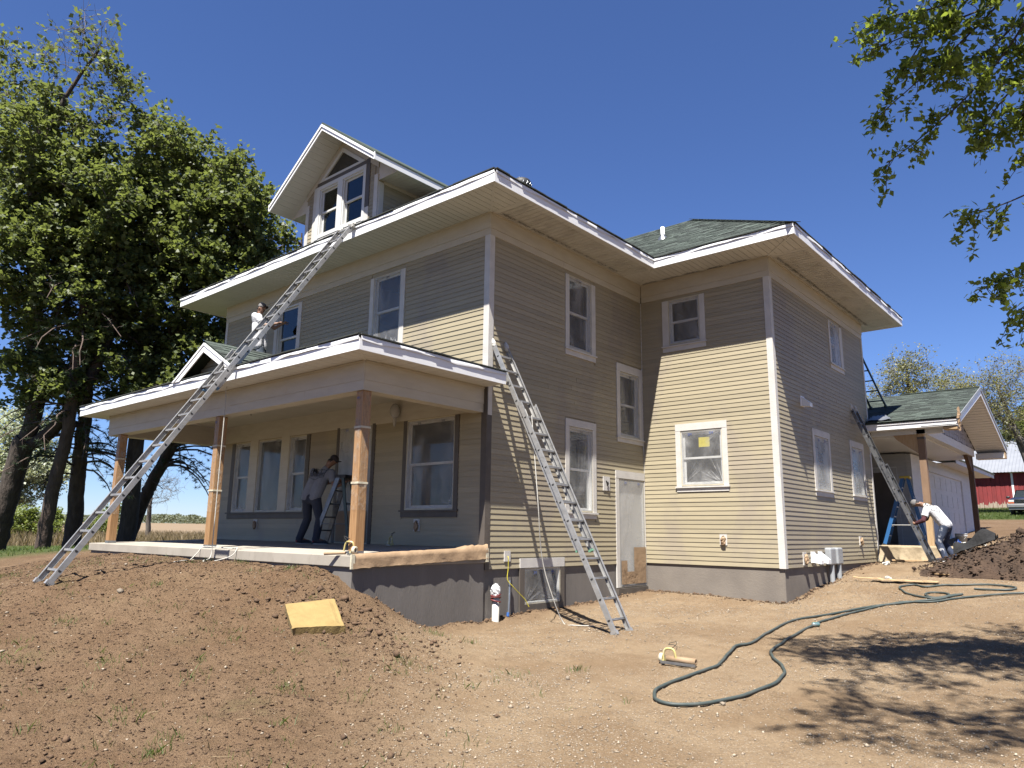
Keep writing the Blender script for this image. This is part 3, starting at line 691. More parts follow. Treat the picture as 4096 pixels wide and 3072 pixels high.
fascia((HE+OV, HD-OV), (HE+OV, EX1), (1, 0), z0, z1, seed=4)
fascia((-HW-OV, -OV), (-HW-OV, EX1), (-1, 0), z0, z1, seed=5)
fascia((-HW-OV, EX1), (HE+OV, EX1), (0, 1), z0, z1, seed=6)
# ---- hip roofs
SLOPE = .645; ZR = 6.30
def hip(x0, x1, y0, y1, z, s, name='roof', mat=None):
    w, d = x1-x0, y1-y0
    if w >= d:
        h = d/2; A = (x0+h, y0+h, z+h*s); B = (x1-h, y0+h, z+h*s)
        V = [(x0,y0,z),(x1,y0,z),(x1,y1,z),(x0,y1,z),A,B]; F = [(0,1,5,4),(1,2,5),(2,3,4,5),(3,0,4),(3,2,1,0)]
    else:
        h = w/2; A = (x0+h, y0+h, z+h*s); B = (x0+h, y1-h, z+h*s)
        V = [(x0,y0,z),(x1,y0,z),(x1,y1,z),(x0,y1,z),A,B]; F = [(0,1,4),(1,2,5,4),(2,3,5),(3,0,4,5),(3,2,1,0)]
    return MB().add(V, F).build(name, mat or m_roof, house)
hip(-HW-OV-.03, OV+.03, -OV-.03, EX1+.03, ZR, SLOPE)
ER = hip(-5.0, HE+OV+.03, HD-OV-.03, EX1+.02, ZR+.003, SLOPE)
SHG = Pieces('shingle', [(0,0,0),(1,0,0),(1,1,0),(0,1,0),(0,0,1),(1,0,1),(1,1,.25),(0,1,.25)], BOXF, m_shingle, 300, house)
def shingles(P, org, U, Vd, N, rows, lim, owner, ex=.142, seed=0):
    """courses up a slope; lim(v) -> (u0,u1)"""
    rs = random.Random(seed); U, Vd, N = Vector(U).normalized(), Vector(Vd).normalized(), Vector(N).normalized(); v = 0
    for r in range(rows):
        u0, u1 = lim(v+ex/2); u = u0
        while u < u1-.02:
            wd = min(rs.choice((.12, .17, .2, .26, .33))*rs.uniform(.9, 1.1), u1-u); th = rs.choice((.006, .011, .014))
            o = Vector(org)+U*u+Vd*v+N*.001; m = Matrix.Identity(4)
            for i in range(3): m[i][0] = U[i]*(wd-.003); m[i][1] = Vd[i]*(ex+.015); m[i][2] = N[i]*th; m[i][3] = o[i]
            P.add(m, owner); u += wd
        v += ex
cs = 1/math.hypot(1, SLOPE); sn = SLOPE*cs
y0_ = HD-OV-.03
shingles(SHG, (0, y0_-.02*cs, ZR+.003-.02*sn), (1, 0, 0), (0, cs, sn), (0, -sn, cs), 33, lambda v: (max(OV+.03-v*cs, -3.2), HE+OV+.03-v*cs), ER, seed=3)
# hip cap shingles on the ell
mb = MB(); c0 = Vector((HE+OV+.03, y0_, ZR)); d = Vector((-1, 1, SLOPE)); 
for i in range(26):
    p = c0+d*(i*.152); dn = d.normalized(); s = Vector((1, 1, 0)).normalized(); q = p+Vector((0, 0, .012))
    mb.obox(q+dn*.08, dn*.095, s*.13, (dn.cross(s)).normalized()*.006)
mb.build('hip_cap', m_shingle, house)
# turbine vent and plumbing vent on the roof
zt = ZR+(OV+.5)*SLOPE
tv = MB().lathe([(.10, -.12), (.10, .05), (.15, .06), (.19, .12), (.2, .19), (.17, .26), (.09, .30), (0, .31)], (-.5, 1.42, zt), seg=20).build('roof_turbine', m_black, house)
fins = MB()
for i in range(14):
    a = 2*math.pi*i/14; c, s = math.cos(a), math.sin(a)
    fins.tube([(-.5+c*.15, 1.42+s*.15, zt+.065), (-.5+math.cos(a+.2)*.205, 1.42+math.sin(a+.2)*.205, zt+.17), (-.5+math.cos(a+.5)*.10, 1.42+math.sin(a+.5)*.10, zt+.295)], .008, 5)
fins.build('turbine_fin', m_galv, tv)
zv = ZR+(6.35-y0_)*SLOPE
MB().lathe([(.048, -.1), (.048, .30), (.042, .30), (.042, .1)], (-.1, 6.35, zv), seg=14).build('vent_pipe', m_white, house)
MB().lathe([(.14, -.05), (.10, .03), (.055, .08), (.055, .1)], (-.1, 6.35, zv), (0, -.25, 1), seg=16).build('vent_boot', m_galv, house)

# ---- dormer
DX, DW, DY0 = -4.495, 1.295, -.577
dslope = .71; DHW = 1.9; DZR = 9.30
def drf(x): return DZR-abs(x-DX)*dslope
dw_holes = [(-5.27, -4.6, 7.05, 8.16), (-4.42, -3.69, 7.05, 8.16)]
dmb = MB(f_front)
dtop = lambda x: DZR-.20-dslope*abs(x-DX)
for a, b, zl in ((DX-DW, -5.27, 6.3), (-5.27, -4.6, 8.16), (-4.6, -4.42, 6.3), (-4.42, -3.69, 8.16), (-3.69, DX+DW, 6.3)):
    P = [(a, 0, zl), (b, 0, zl), (b, 0, dtop(b))]+([(DX, 0, dtop(DX))] if a < DX < b else [])+[(a, 0, dtop(a))]
    dmb.prism(P, (0, -.12, 0))
dmb.box(-5.27, -4.6, -.12, 0, 6.3, 7.05).box(-4.42, -3.69, -.12, 0, 6.3, 7.05)
w_d = dmb.build('wall', m_siding, house)
MB().box(DX-DW, DX-DW+.12, .122, 3.2, 6.5, 7.82).box(DX+DW-.12, DX+DW, .122, 3.2, 6.5, 7.82).build('wall', m_siding, house)
MB().box(DX-DW+.15, DX+DW-.15, 1.2, 1.25, 6.6, 8.2).build('partition', m_glass_int, house)
clap(f_front, w_d, DX-DW+.11, DX+DW-.11, 6.72, 8.75, [(-5.5, -3.6, 6.6, 9.2)], lim=lambda z: (max(DX-DW+.11, DX-(9.0-z)/dslope), min(DX+DW-.11, DX+(9.0-z)/dslope)))
clap(lambda u, n, z: (DX+DW+n, u, z), w_d, .1, 2.6, 6.75, 7.72)
for a, b in ((DX-DW, DX-DW+.12), (DX+DW-.12, DX+DW)): MB(f_front).box(a, b, .0005, .028, 6.5, 7.9).build('corner_board', m_casing, house)
MB().box(DX+DW+.0005, DX+DW+.027, 0, .12, 6.5, 7.72).build('corner_board', m_casing, house)
MB().box(DX+DW+.0005, DX+DW+.025, .12, 2.8, 7.70, 7.815).build('frieze_board', m_trim, house)
for k, (a, b) in enumerate(((-5.27, -4.6), (-4.42, -3.69))): window(f_front, 'dorm', a, b, 7.05, 8.16, None, None, casing=False)
dm = MB(f_front); dm.box(-5.39, -5.27, .0005, .035, 6.96, 8.25).box(-4.6, -4.42, .0005, .034, 7.0, 8.2).box(-3.69, -3.61, .0005, .035, 6.96, 8.25).box(-5.27, -3.69, .001, .0345, 8.16, 8.25).box(-5.27, -3.69, .001, .036, 6.98, 7.05)
dm.build('dormer_window_frame', m_sash, house)
MB(f_front).box(-5.51, -5.39, .0005, .027, 6.6, 8.26).build('casing', m_casing, house); MB(f_front).box(-3.61, -3.48, .0005, .027, 6.6, 7.25).build('casing', m_casing, house)
MB(f_front).box(-3.61, -3.48, .0005, .0272, 7.25, 8.36).build('casing', m_dark, house)
MB(f_front).box(-5.51, -3.48, .0008, .0265, 6.6, 6.97).build('apron', m_casing, house)
MB(f_front).box(-5.4, -3.6, .0008, .026, 8.255, 8.345).build('head_casing', m_dark, house)
MB(f_front).prism([(-5.1, -.005, 8.40), (-3.86, -.005, 8.40), (DX, -.005, 8.84)], (0, .012, 0)).build('triangle_pane', m_dark if False else M('dark_tinted_pane', (.03, .03, .032), .12, spec=.6), house)
for s in (-1, 1):
    a = Vector((DX+s*.84, 0, 8.345)); b = Vector((DX, 0, 8.345+.84*.71)); 
    P = [(a.x, .001, a.z), (a.x-s*.14, .001, a.z+.055*0), (DX, .001, 8.84), (DX, .001, 8.95)]
    MB(f_front).prism(P if s > 0 else P[::-1], (0, .034, 0)).build('triangle_casing', m_sash, house)
    # sloped frieze under the rake
    P = [(DX+s*1.3, .0005, drf(DX+1.3)-.34), (DX, .0005, 9.3-.34), (DX, .0005, 9.3-.20), (DX+s*1.3, .0005, drf(DX+1.3)-.20)]
    MB(f_front).prism(P if s < 0 else P[::-1], (0, .024, 0)).build('frieze_board', m_trim, house)
MB(f_front).box(-5.27, -3.69, .001, .030, 8.345, 8.40).build('triangle_sill', m_sash, house)
ch = math.hypot(1, dslope)
for s in (-1, 1):
    # roof slab, rake fascia in two steps, raked soffit boards, eave fascia and flat soffit
    A, B = (DX, DZR), (DX+s*(DHW+.03), DZR-dslope*(DHW+.03))
    MB().prism([(A[0], DY0-.03, A[1]), (B[0], DY0-.03, B[1]), (B[0], DY0-.03, B[1]-.035), (A[0], DY0-.03, A[1]-.045)], (0, 4.6, 0)).build('roof', m_roof, house)
    for n0, n1, d0, d1 in ((-.0, .028, .05, .19), (.028, .05, .05, .11)):
        MB().prism([(DX, DY0-n1, DZR-d0), (DX+s*DHW, DY0-n1, DZR-dslope*DHW-d0), (DX+s*DHW, DY0-n1, DZR-dslope*DHW-d1), (DX, DY0-n1, DZR-d1)], (0, n1-n0-.0005, 0)).build('rake_fascia', m_white, house)
    back = MB().prism([(DX, DY0, DZR-.19), (DX+s*DHW, DY0, DZR-dslope*DHW-.19), (DX+s*DHW, DY0, DZR-dslope*DHW-.17), (DX, DY0, DZR-.17)], (0, -DY0-.001, 0)).build('soffit', m_soffit, house)
    nb = 17
    for i in range(nb):
        u = DHW*i/nb; st = DHW/nb; o = Vector((DX+s*(u+.004), DY0, DZR-dslope*(u+.004)-.197)); ux = Vector((s, 0, -dslope))*(st-.008)
        m = Matrix.Identity(4)
        for k in range(3): m[k][0] = ux[k]; m[k][1] = (0, -DY0-.002, 0)[k]; m[k][2] = (0, 0, .006)[k]; m[k][3] = o[k]
        SOF.add(m, back)
    xe = DX+s*DHW; ze = DZR-dslope*DHW
    MB().box(*sorted((xe, xe+s*.02)), DY0-.05, 3.0, ze-.19, ze-.03).build('fascia', m_white, house)
    bk = MB().box(*sorted((DX+s*DW, xe)), .0, 2.6, ze-.165, ze-.15).build('soffit', m_soffit, house)
    for i in range(14):
        m = Matrix.Translation((min(DX+s*DW, xe), .004+i*.127, ze-.172)) @ Matrix.Diagonal((DHW-DW, .119, .006, 1)); SOF.add(m, bk)
    MB().prism([(DX+s*DW, -.001, ze-.19), (xe, -.001, ze-.19), (xe, -.001, ze-.17), (DX+s*DW, -.001, ze-.17+dslope*(DHW-DW))], (0, .03, 0)).build('eave_return', m_casing, house)

# ---- porch: beam, posts, ceiling, roof
PXL, PXR, PD, PO = -8.94, -.057, 2.515, .453
BT, BB = 2.963, 2.536
def f_pf(u, n, z): return (u, -PD-n, z)
def f_pr(u, n, z): return (PXR+n, u, z)
MB().box(PXL, PXR, -PD, -PD+.22, BB+.003, BT).box(PXR-.22, PXR-.0005, -PD+.22, -.03, BB+.003, BT).box(PXL, PXL+.22, -PD+.22, -.03, BB+.003, BT).build('porch_beam', m_trim, house)
def beam_face(fr, u0, u1, joints):
    c = [u0, *joints, u1]
    for a, b in zip(c, c[1:]): MB(fr).box(a+.001, b-.001, .001, .018, BB+.145, BT-.03).build('beam_board', m_trim, house, .002)
    c = [u0, *[j+.5 for j in joints], u1]
    for a, b in zip(c, c[1:]): MB(fr).box(a+.001, b-.001, .001, .010, BB, BB+.145).build('beam_board', m_trim, house, .002)
    MB(fr).box(u0, u1, .001, .03, BT-.03, BT-.001).build('crown_strip', m_trim, house)
beam_face(f_pf, PXL-.018, PXR+.018, (-7.6, -4.4, -2.0)); beam_face(f_pr, -PD, -.03, ())
MB().box(PXL-.02, PXL-.001, -PD, -.03, BB, BT).build('beam_board', m_trim, house)
pc = MB().box(PXL+.2, PXR-.2, -PD+.2, -.03, 2.972, 2.982).build('porch_ceiling', m_trim, house)
for i in range(10): MB().box(PXL+.2+.8766*i+.004, PXL+.2+.8766*(i+1)-.004, -PD+.22, -.05, 2.966, 2.9715).build('ceiling_panel', m_trim, pc)
MB().box(PXL-PO, PXR+PO, -PD-PO, -PD-.001, 2.985, 2.99).build('soffit', m_soffit, house)
soffit(0, 0, PXL-PO, PXR+PO, -PD-PO, -PD-.03, 2.966, 'x', .2); soffit(0, 0, PXR+.03, PXR+PO, -PD-.03, -.03, 2.9665, 'y', .2)
MB().box(PXL-PO, PXL-.03, -PD-.03, -.03, 2.967, 2.98).build('soffit', m_soffit, house)
d = Vector((1, -1, 0)).normalized(); s = Vector((1, 1, 0)).normalized()
MB().obox((PXR+PO/2, -PD-PO/2, 2.963), d*(PO*.7), s*.016, (0, 0, .004)).build('soffit_strip', m_soffit, house)
fascia((PXL-PO-.02, -PD-PO), (PXR+PO+.02, -PD-PO), (0, -1), 2.958, 3.128, seed=11)
fascia((PXR+PO, -PD-PO), (PXR+PO, -.0), (1, 0), 2.958, 3.128, seed=12)
fascia((PXL-PO, -PD-PO), (PXL-PO, 0), (-1, 0), 2.958, 3.128, seed=13)
ps = .27; pz = 3.16; xa, xb, ya = PXL-PO-.03, PXR+PO+.03, -PD-PO-.03
h = -ya
MB().add([(xa,ya,pz),(xb,ya,pz),(xb,-.02,pz),(xa,-.02,pz),(xa+h,-.02,pz+h*ps),(xb-h,-.02,pz+h*ps)], [(0,1,5,4),(1,2,5),(3,0,4),(2,3,4,5),(3,2,1,0)]).build('roof', m_roof, house)
MB().box(PXR+.03, PXR+PO, -.04, -.012, 2.97, 3.155).build('eave_return', m_white, house)
# small gable over the steps
GX, GH, GR = -3.9, 1.08, .54
gy = -PD-PO-.03; gz0 = pz+.02
gr = []
for s in (-1, 1):
    gyb = gy+.58/ps+.3
    o = MB().prism([(GX, gy, gz0+GH*GR), (GX+s*GH, gy, gz0), (GX+s*GH, gy, gz0-.03), (GX, gy, gz0+GH*GR-.035)], (0, gyb-gy, 0)).build('roof', m_roof, house); gr.append(o)
    MB().prism([(GX, gy-.022, gz0+GH*GR-.035), (GX+s*GH, gy-.022, gz0-.03), (GX+s*(GH-.27), gy-.022, gz0-.03), (GX, gy-.022, gz0+GH*GR-.19)], (0, .02, 0)).build('rake_fascia', m_white, house)
    MB().prism([(GX, gy-.034, gz0+GH*GR-.03), (GX+s*GH, gy-.034, gz0-.025), (GX+s*(GH-.08), gy-.034, gz0-.025), (GX, gy-.034, gz0+GH*GR-.075)], (0, .012, 0)).build('rake_trim', m_white, house)
gb = MB().prism([(GX-GH+.05, gy+.28, gz0-.03), (GX+GH-.05, gy+.28, gz0-.03), (GX, gy+.28, gz0+GH*GR-.06)], (0, .03, 0)).build('gable_panel', m_gable, house)
for k in range(4): 
    zz = gz0+.1*k+.02; hw = GH-.1-(zz-gz0+.09)/GR
    if hw > .05: MB().box(GX-hw, GX+hw, gy+.262, gy+.279, zz, zz+.085).build('gable_board', m_gable, gb)
cg = 1/math.hypot(1, GR)
shingles(SHG, (GX+GH+.015, gy-.01, gz0-.008+.002), (0, 1, 0), (-cg, 0, GR*cg), (GR*cg, 0, cg), 9, lambda v: (0, .15+v*GR*cg/ps+.12), gr[1], seed=5)
SHG.done(); SOF.done(); CLAP.done()
# posts wrapped in film, with metal feet
for k, px_ in enumerate((-8.42, -4.20, -.155)):
    zb = .26; y = -2.42; hw = .075; zt = BB
    p = MB().box(px_-hw, px_+hw, y-hw, y+hw, zb+.04, zt).build('porch_post', m_fir, house, .004)
    MB().box(px_-hw-.004, px_+hw+.004, y-hw-.004, y+hw+.004, zb-.005, zb+.05).build('post_base', m_galv, p)
    rs = random.Random(50+k); V = []; F = []; rings = 34; zlo = .86
    for j in range(rings+1):
        z = zlo+(zt-.01-zlo)*j/rings
        for i in range(16):
            a = 2*math.pi*(i+.5)/16; c, s_ = math.cos(a), math.sin(a); m_ = max(abs(c), abs(s_)); rr_ = (hw+.003+abs(rs.gauss(0, .004))*(1.5 if j < 9 else .45))/m_
            V.append((px_+c*rr_, y+s_*rr_, z+rs.uniform(-.01, .01)))
    F = [(j*16+i, j*16+(i+1) % 16, (j+1)*16+(i+1) % 16, (j+1)*16+i) for j in range(rings) for i in range(16)]
    MB().add(V, F, False).build('plastic_wrap', m_wrap, p)
    for z in (1.22, 2.0): MB().box(px_-hw-.009, px_+hw+.009, y-hw-.009, y+hw+.009, z, z+.028).build('masking_tape', m_tape, p)
    text('3M', .05, lambda u, n, zz: (u, y-hw-.012-n, zz), px_-.02, 0, zt-.12, m_blueprint, p)
# hanging wires and a covered porch light
for x in (-5.2, -1.25, -1.15):
    MB().tube([(x, -1.3, 2.965), (x+.03, -1.29, 2.9), (x-.01, -1.3, 2.85), (x+.02, -1.31, 2.8)], .006, 5).build('hanging_wire', m_black, house)
lb = MB(); lb.ell((-2.2, -.12, 2.76), (.09, .10, .14)); lb.ell((-2.2, -.12, 2.58), (.035, .035, .12)); lb.build('bagged_porch_light', m_film_h, house)
# masking film on the soffits with its printed line
m_sfilm = film_mat('soffit_masking_film', (.72, .69, .62), .12, .15, .9, 3)
for fr, a, b, w0 in (((lambda u, n, z: (n, u, z)), .1, HD-OV, OV-.1), ((lambda u, n, z: (HE+n, u, z)), HD+.1, EX1-.3, OV-.1)):
    V = []; F = []; n = 60; rs = random.Random(int(a*10))
    for i in range(n+1):
        for j in range(7): V.append(fr(a+(b-a)*i/n, .06+w0*.9*j/6, ZS-.012-abs(rs.gauss(0, .008))*(j % 6 > 0)))
    F = [(i*7+j, i*7+j+1, (i+1)*7+j+1, (i+1)*7+j) for i in range(n) for j in range(6)]
    MB().add(V, F, True).build('soffit_film', m_sfilm, house)
    k = int((b-a)/.42)
    for i in range(k):
        me = textmesh('PREMIUM', .085)
        for v in me.vertices: v.co = Vector(fr(a+.2+.42*i+v.co.x, .13+v.co.y*1, ZS-.024))
        link('print', me, m_print, house)
for i in range(5):
    me = textmesh('PREMIUM', .085)
    for v in me.vertices: v.co = Vector((.3+.52*i+v.co.x, HD-.13+v.co.y, ZS-.008))
    link('print', me, m_print, house)
# outlets, vents, meters fixed to the walls
def covered_outlet(fr, u, z, parent=house, paper=True, w=.15, h=.21):
    o = MB(fr).box(u-w/2, u+w/2, .001, .03, z-h/2, z+h/2).build('outlet_block', m_casing, parent)
    if paper:
        mb = MB(fr); rs = random.Random(int(u*100)); mb.ell((u+.01, .05, z-.02), (w*.38, .045, h*.42), seg=9, rings=7)
        mb.v = [tuple(c+rs.uniform(-.016, .016) for c in p) for p in mb.v]; mb.sm = [False]*len(mb.sm); mb.build('paper_cover', m_kraft, o)
    return o
covered_outlet(f_ellf, 1.76, .50); covered_outlet(f_ells, 9.78, .50); covered_outlet(f_front, -1.6, .69); covered_outlet(f_front, -6.9, .69)
pl = covered_outlet(f_side, 3.53, 1.565, paper=False, w=.23, h=.28)
MB(f_side).tube([(3.50, .03, 1.62), (3.55, .06, 1.56), (3.52, .05, 1.52), (3.56, .045, 1.60)], .012, 6).build('wire_tail', m_black, pl)
covered_outlet(f_side, .545, .20, paper=False, w=.15, h=.17)
covered_outlet(f_ells, 6.02, .16, w=.17, h=.25)
def hood(fr, u, z):
    o = MB(fr).box(u-.11, u+.11, .001, .03, z-.11, z+.11).build('vent_hood', m_white, house)
    MB(fr).prism([(u-.075, .03, z+.09), (u-.075, .20, z-.05), (u-.075, .20, z-.13), (u-.075, .03, z-.10)], (.15, 0, 0)).build('vent_hood_cover', m_white, o)
hood(f_ells, 6.50, .18); hood(f_ells, 6.92, .18); hood(f_ells, 6.47, 3.34)
m_pvcg = M('grey_pvc', (.42, .44, .46), .45, (.36, .38, .40), 4)
for u in (7.40, 7.86):
    b = MB(f_ells).box(u-.17, u+.17, .004, .14, .01, .36).build('meter_box', m_pvcg, house, .03)
    MB(f_ells).tube([(u-.02, .09, .01), (u-.02, .09, -.55)], .05, 12).build('conduit', m_pvcg, b)

# ------------------------------------------------------------------ covered back porch
m_ceilw = M('white_wrapped_boards', (1.02, 1.03, 1.05), .35, (.92, .93, .95), 3, (.5, 6, 1), bump=.5, bscale=7, bstretch=(.6, 4, 1), bdist=.02)
m_greyw = M('grey_siding', (.52, .53, .54), .6, (.46, .47, .48), 3, (1, 1, 8))  # greyer copy of the white siding, for the porch-facing garage wall
m_whitew = M('primer_white_siding', (.86, .87, .88), .6, (.78, .79, .81), 2.5, (1, 1, 6), bump=.3, bscale=18, bdist=.008)
m_lilac = M('grey_lilac_shake', (.44, .44, .50), .6, (.38, .38, .44), 6, (1, 3, 1), bump=.3, bscale=40, piece=.08)
m_pine = M('pine_lumber', (.60, .42, .24), .65, (.50, .33, .17), 8, (5, 5, .5), bump=.15, bscale=30)
bp = empty('covered_porch', 'open covered porch with green shingle gable roof on wooden posts behind the house', 'porch', (4.1, 11.4, .2))
BY0, BY1, BX1, BZ = 11.0, 18.82, 4.97, 3.42
bs = (4.74-BZ)/(14.91-BY0); ym = (BY0+BY1)/2; xl = HE+.03
MB().box(-2.0, 4.35, 11.30, 19.0, -.2, .38).build('patio_slab', m_conc, bp, .01)
zr = BZ+(ym-BY0)*bs
r1 = MB().prism([(xl, BY0-.03, BZ-.01), (xl, ym, zr), (xl, ym, zr-.05), (xl, BY0-.03, BZ-.05)], (BX1+.02-xl, 0, 0)).build('roof', m_roof, bp)
MB().prism([(xl, ym, zr), (xl, BY1+.03, BZ-.01), (xl, BY1+.03, BZ-.05), (xl, ym, zr-.05)], (BX1+.02-xl, 0, 0)).build('roof', m_roof, bp)
MB().prism([(-3.0, YB+.02, BZ+.06), (-3.0, ym, zr-.001), (-3.0, BY1, BZ-.012), (-3.0, BY1, BZ-.06), (-3.0, YB+.02, BZ-.06)], (xl+3.0-.001, 0, 0)).build('roof', m_roof, bp)
SH2 = Pieces('shingle', [(0,0,0),(1,0,0),(1,1,0),(0,1,0),(0,0,1),(1,0,1),(1,1,.25),(0,1,.25)], BOXF, m_shingle, 300, bp)
cb = 1/math.hypot(1, bs); Vd = (0, cb, bs*cb)
shingles(SH2, (0, BY0-.05, BZ-.012), (1, 0, 0), Vd, (0, -bs*cb, cb), 29, lambda v: (xl-.0 if v < .55 else -.6, BX1+.03), r1, seed=8)
SH2.done()
MB().box(xl, BX1+.02, ym-.13, ym+.13, zr-.01, zr+.012).build('ridge_cap', m_shingle, bp)
def bpbox(name, m, *b, bev=0): return MB().box(*b).build(name, m, bp, bev)
bpbox('fascia', m_white, xl, BX1-.001, BY0, BY0+.02, BZ-.20, BZ-.045, bev=.002)
bpbox('drip_edge', m_white, xl, BX1-.002, BY0-.02, BY0-.001, BZ-.085, BZ-.03)
for s, ye in ((1, BY0), (-1, BY1)):
    P = [(BX1, ye, BZ-.02), (BX1, ym, zr-.02), (BX1, ym, zr-.22), (BX1, ye+s*.02, BZ-.2), (BX1, ye, BZ-.2)]
    MB().prism(P, (.024, 0, 0)).build('rake_fascia', m_white, bp)
    P = [(BX1+.024, ye, BZ-.0), (BX1+.024, ym, zr+.01), (BX1+.024, ym, zr-.085), (BX1+.024, ye, BZ-.095)]
    MB().prism(P, (.018, 0, 0)).build('rake_drip_edge', m_drip, bp)
    # raked soffit boards out to the gable overhang
    n = 24; L = ym-BY0
    sf = MB().prism([(4.2, ye, BZ-.19), (4.2, ym, zr-.19), (4.2, ym, zr-.17), (4.2, ye, BZ-.17)], (BX1-4.2-.001, 0, 0)).build('soffit', m_groove, bp)
    for i in range(n):
        u0, u1 = L*i/n+.011, L*(i+1)/n-.011
        MB().prism([(4.201, ye+s*u0, BZ+u0*bs-.197), (4.201, ye+s*u1, BZ+u1*bs-.197), (4.201, ye+s*u1, BZ+u1*bs-.1905), (4.201, ye+s*u0, BZ+u0*bs-.1905)], (BX1-4.203, 0, 0)).build('soffit_board', m_ceilw, sf)
bpbox('return_box', m_whitew, 4.2, BX1-.01, BY1-.42, BY1-.01, BZ-.36, BZ-.185)
bpbox('return_end', m_pine, BX1-.009, BX1+.012, BY1-.40, BY1-.02, BZ-.36, BZ-.19)
# gable with shakes, beams, ceiling
gbp = MB().prism([(4.12, BY0+.35, 3.34), (4.12, BY1-.35, 3.34), (4.12, ym, zr-.25)], (.06, 0, 0)).build('gable', m_lilac, bp)
for r in range(7):
    z = 3.36+r*.135
    hy = (zr-.25-z-.07)/bs
    if hy < .1: continue
    k = int(2*hy/.16)
    for i in range(k):
        y = ym-hy+2*hy*i/k; dz = random.choice((0, .02, .035, -.015)); MB().box(4.181, 4.196+.003*(i % 2), y+.004, y+2*hy/k-.004, z+dz, z+.15).build('shake', m_lilac, gbp)
bpbox('beam', m_whitew, 4.02, 4.21, 11.36, 18.1, 3.11, 3.335)
bpbox('beam', m_whitew, xl, 4.6, 11.36, 11.52, 3.112, 3.22)
bpbox('eave_soffit', m_whitew, xl, BX1-.03, BY0+.02, 11.36, 3.222, 3.24)
MB().prism([(4.66, BY0+.05, 3.15), (BX1, BY0+.02, 3.13), (BX1, BY0+.02, 3.2), (4.66, BY0+.05, 3.2)], (0, .3, 0)).build('lookout', m_pine, bp)
cl = bpbox('ceiling', m_ceilw, -1.8, 4.02, 11.52, 18.7, 3.09, 3.11)
for i in range(22): MB().box(-1.7, 4.01, 11.53+i*.16+.004, 11.53+(i+1)*.16-.004, 3.083, 3.0895).build('ceiling_board', m_ceilw, cl)
for k, (x, y, m, z0) in enumerate(((4.10, 11.45, m_pine, .38), (4.10, 17.93, m_cedar, .3))):
    p = MB().box(x-.07, x+.07, y-.07, y+.07, z0, 3.11).build('post', m, bp, .004)
    if k == 0:
        MB().box(x-.076, x+.076, y-.076, y+.076, 1.42, 3.0).build('paper_wrap', M('brown_post_paper', (.30, .19, .12), .8, (.25, .155, .095), 3, (4, 4, 1)), p)
        MB().prism([(x-.07, y-.05, 2.62), (x-.07, y-.05, 3.11), (x-.62, y-.05, 3.11), (x-.55, y-.05, 3.0)], (0, .1, 0)).build('brace', m_pine, p)
        MB().box(x-.08, x+.08, y-.08, y+.08, 2.98, 3.04).build('bracket', m_dark, p)
    else:
        MB().prism([(x-.05, y-.07, 2.55), (x-.05, y-.07, 3.11), (x-.05, y-.75, 3.11), (x-.05, y-.62, 3.0)], (.1, 0, 0)).build('brace', m, p)
# torn paper at the fascia end
mb = MB(); rs = random.Random(3)
for i in range(9): a = Vector((BX1+.05, BY0+rs.uniform(-.02, .1), BZ-.3+i*.06)); mb.obox(a, (rs.uniform(.01, .03), .0, rs.uniform(-.02, .02)), (0, .05, rs.uniform(-.03, .03)), (rs.uniform(-.01, .01), 0, .04))
mb.build('torn_paper', m_kraft, bp)
# grey roof-edge film on the lower corner by the wall
V = []; rs = random.Random(9)
for i in range(8):
    for j in range(6): V.append((xl+.02+.6*i/7*(1-.1*j), BY0+.02+.62*j/5, BZ+.02+bs*.62*j/5+.03+rs.uniform(0, .035)))
MB().add(V, [(i*6+j, i*6+j+1, (i+1)*6+j+1, (i+1)*6+j) for i in range(7) for j in range(5)], True).build('grey_film', M('grey_roof_film', (.20, .21, .23), .35, (.15, .16, .18), 4), bp)

# drop cloth hanging over the patio edge
m_canvas = M('canvas_drop_cloth', (.42, .335, .22), .9, (.35, .275, .175), 4, bump=.7, bscale=6, bdist=.04, dirt=(.27, .21, .135), dscale=2)
V = []; nu, nv = 40, 16; rs = random.Random(4)
for i in range(nu+1):
    x = HE+.05+1.75*i/nu
    for j in range(nv+1):
        t = j/nv
        fold = .035*math.sin(i*.55+1.3*t)+.025*math.sin(i*1.21+.6)+.015*math.sin(i*2.3+t*3)
        if t < .22: y, z = 11.55-.27*t/.22, .392+.012*math.sin(i*.9+t*20)
        else: q = (t-.22)/.78; y, z = 11.27-.06-fold*q-.12*q*q, .39-.43*q+.02*math.sin(i*.7)*q
        V.append((x+.01*math.sin(j), y, z+(.03 if j == nv else 0)))
cl_ = MB().add(V, [(i*(nv+1)+j, i*(nv+1)+j+1, (i+1)*(nv+1)+j+1, (i+1)*(nv+1)+j) for i in range(nu) for j in range(nv)], True).build('drop_cloth', m_canvas, None, label='paint-spotted canvas drop cloth hanging over the back patio edge', cat='drop cloth')
# plank under the cloth
MB().box(3.3, 4.3, 10.98, 11.10, gz(3.8, 11.0)-.01, gz(3.8, 11.0)+.03).build('plank', m_pine, None, .004, 'weathered flat plank lying at the foot of the canvas drop cloth', 'plank')

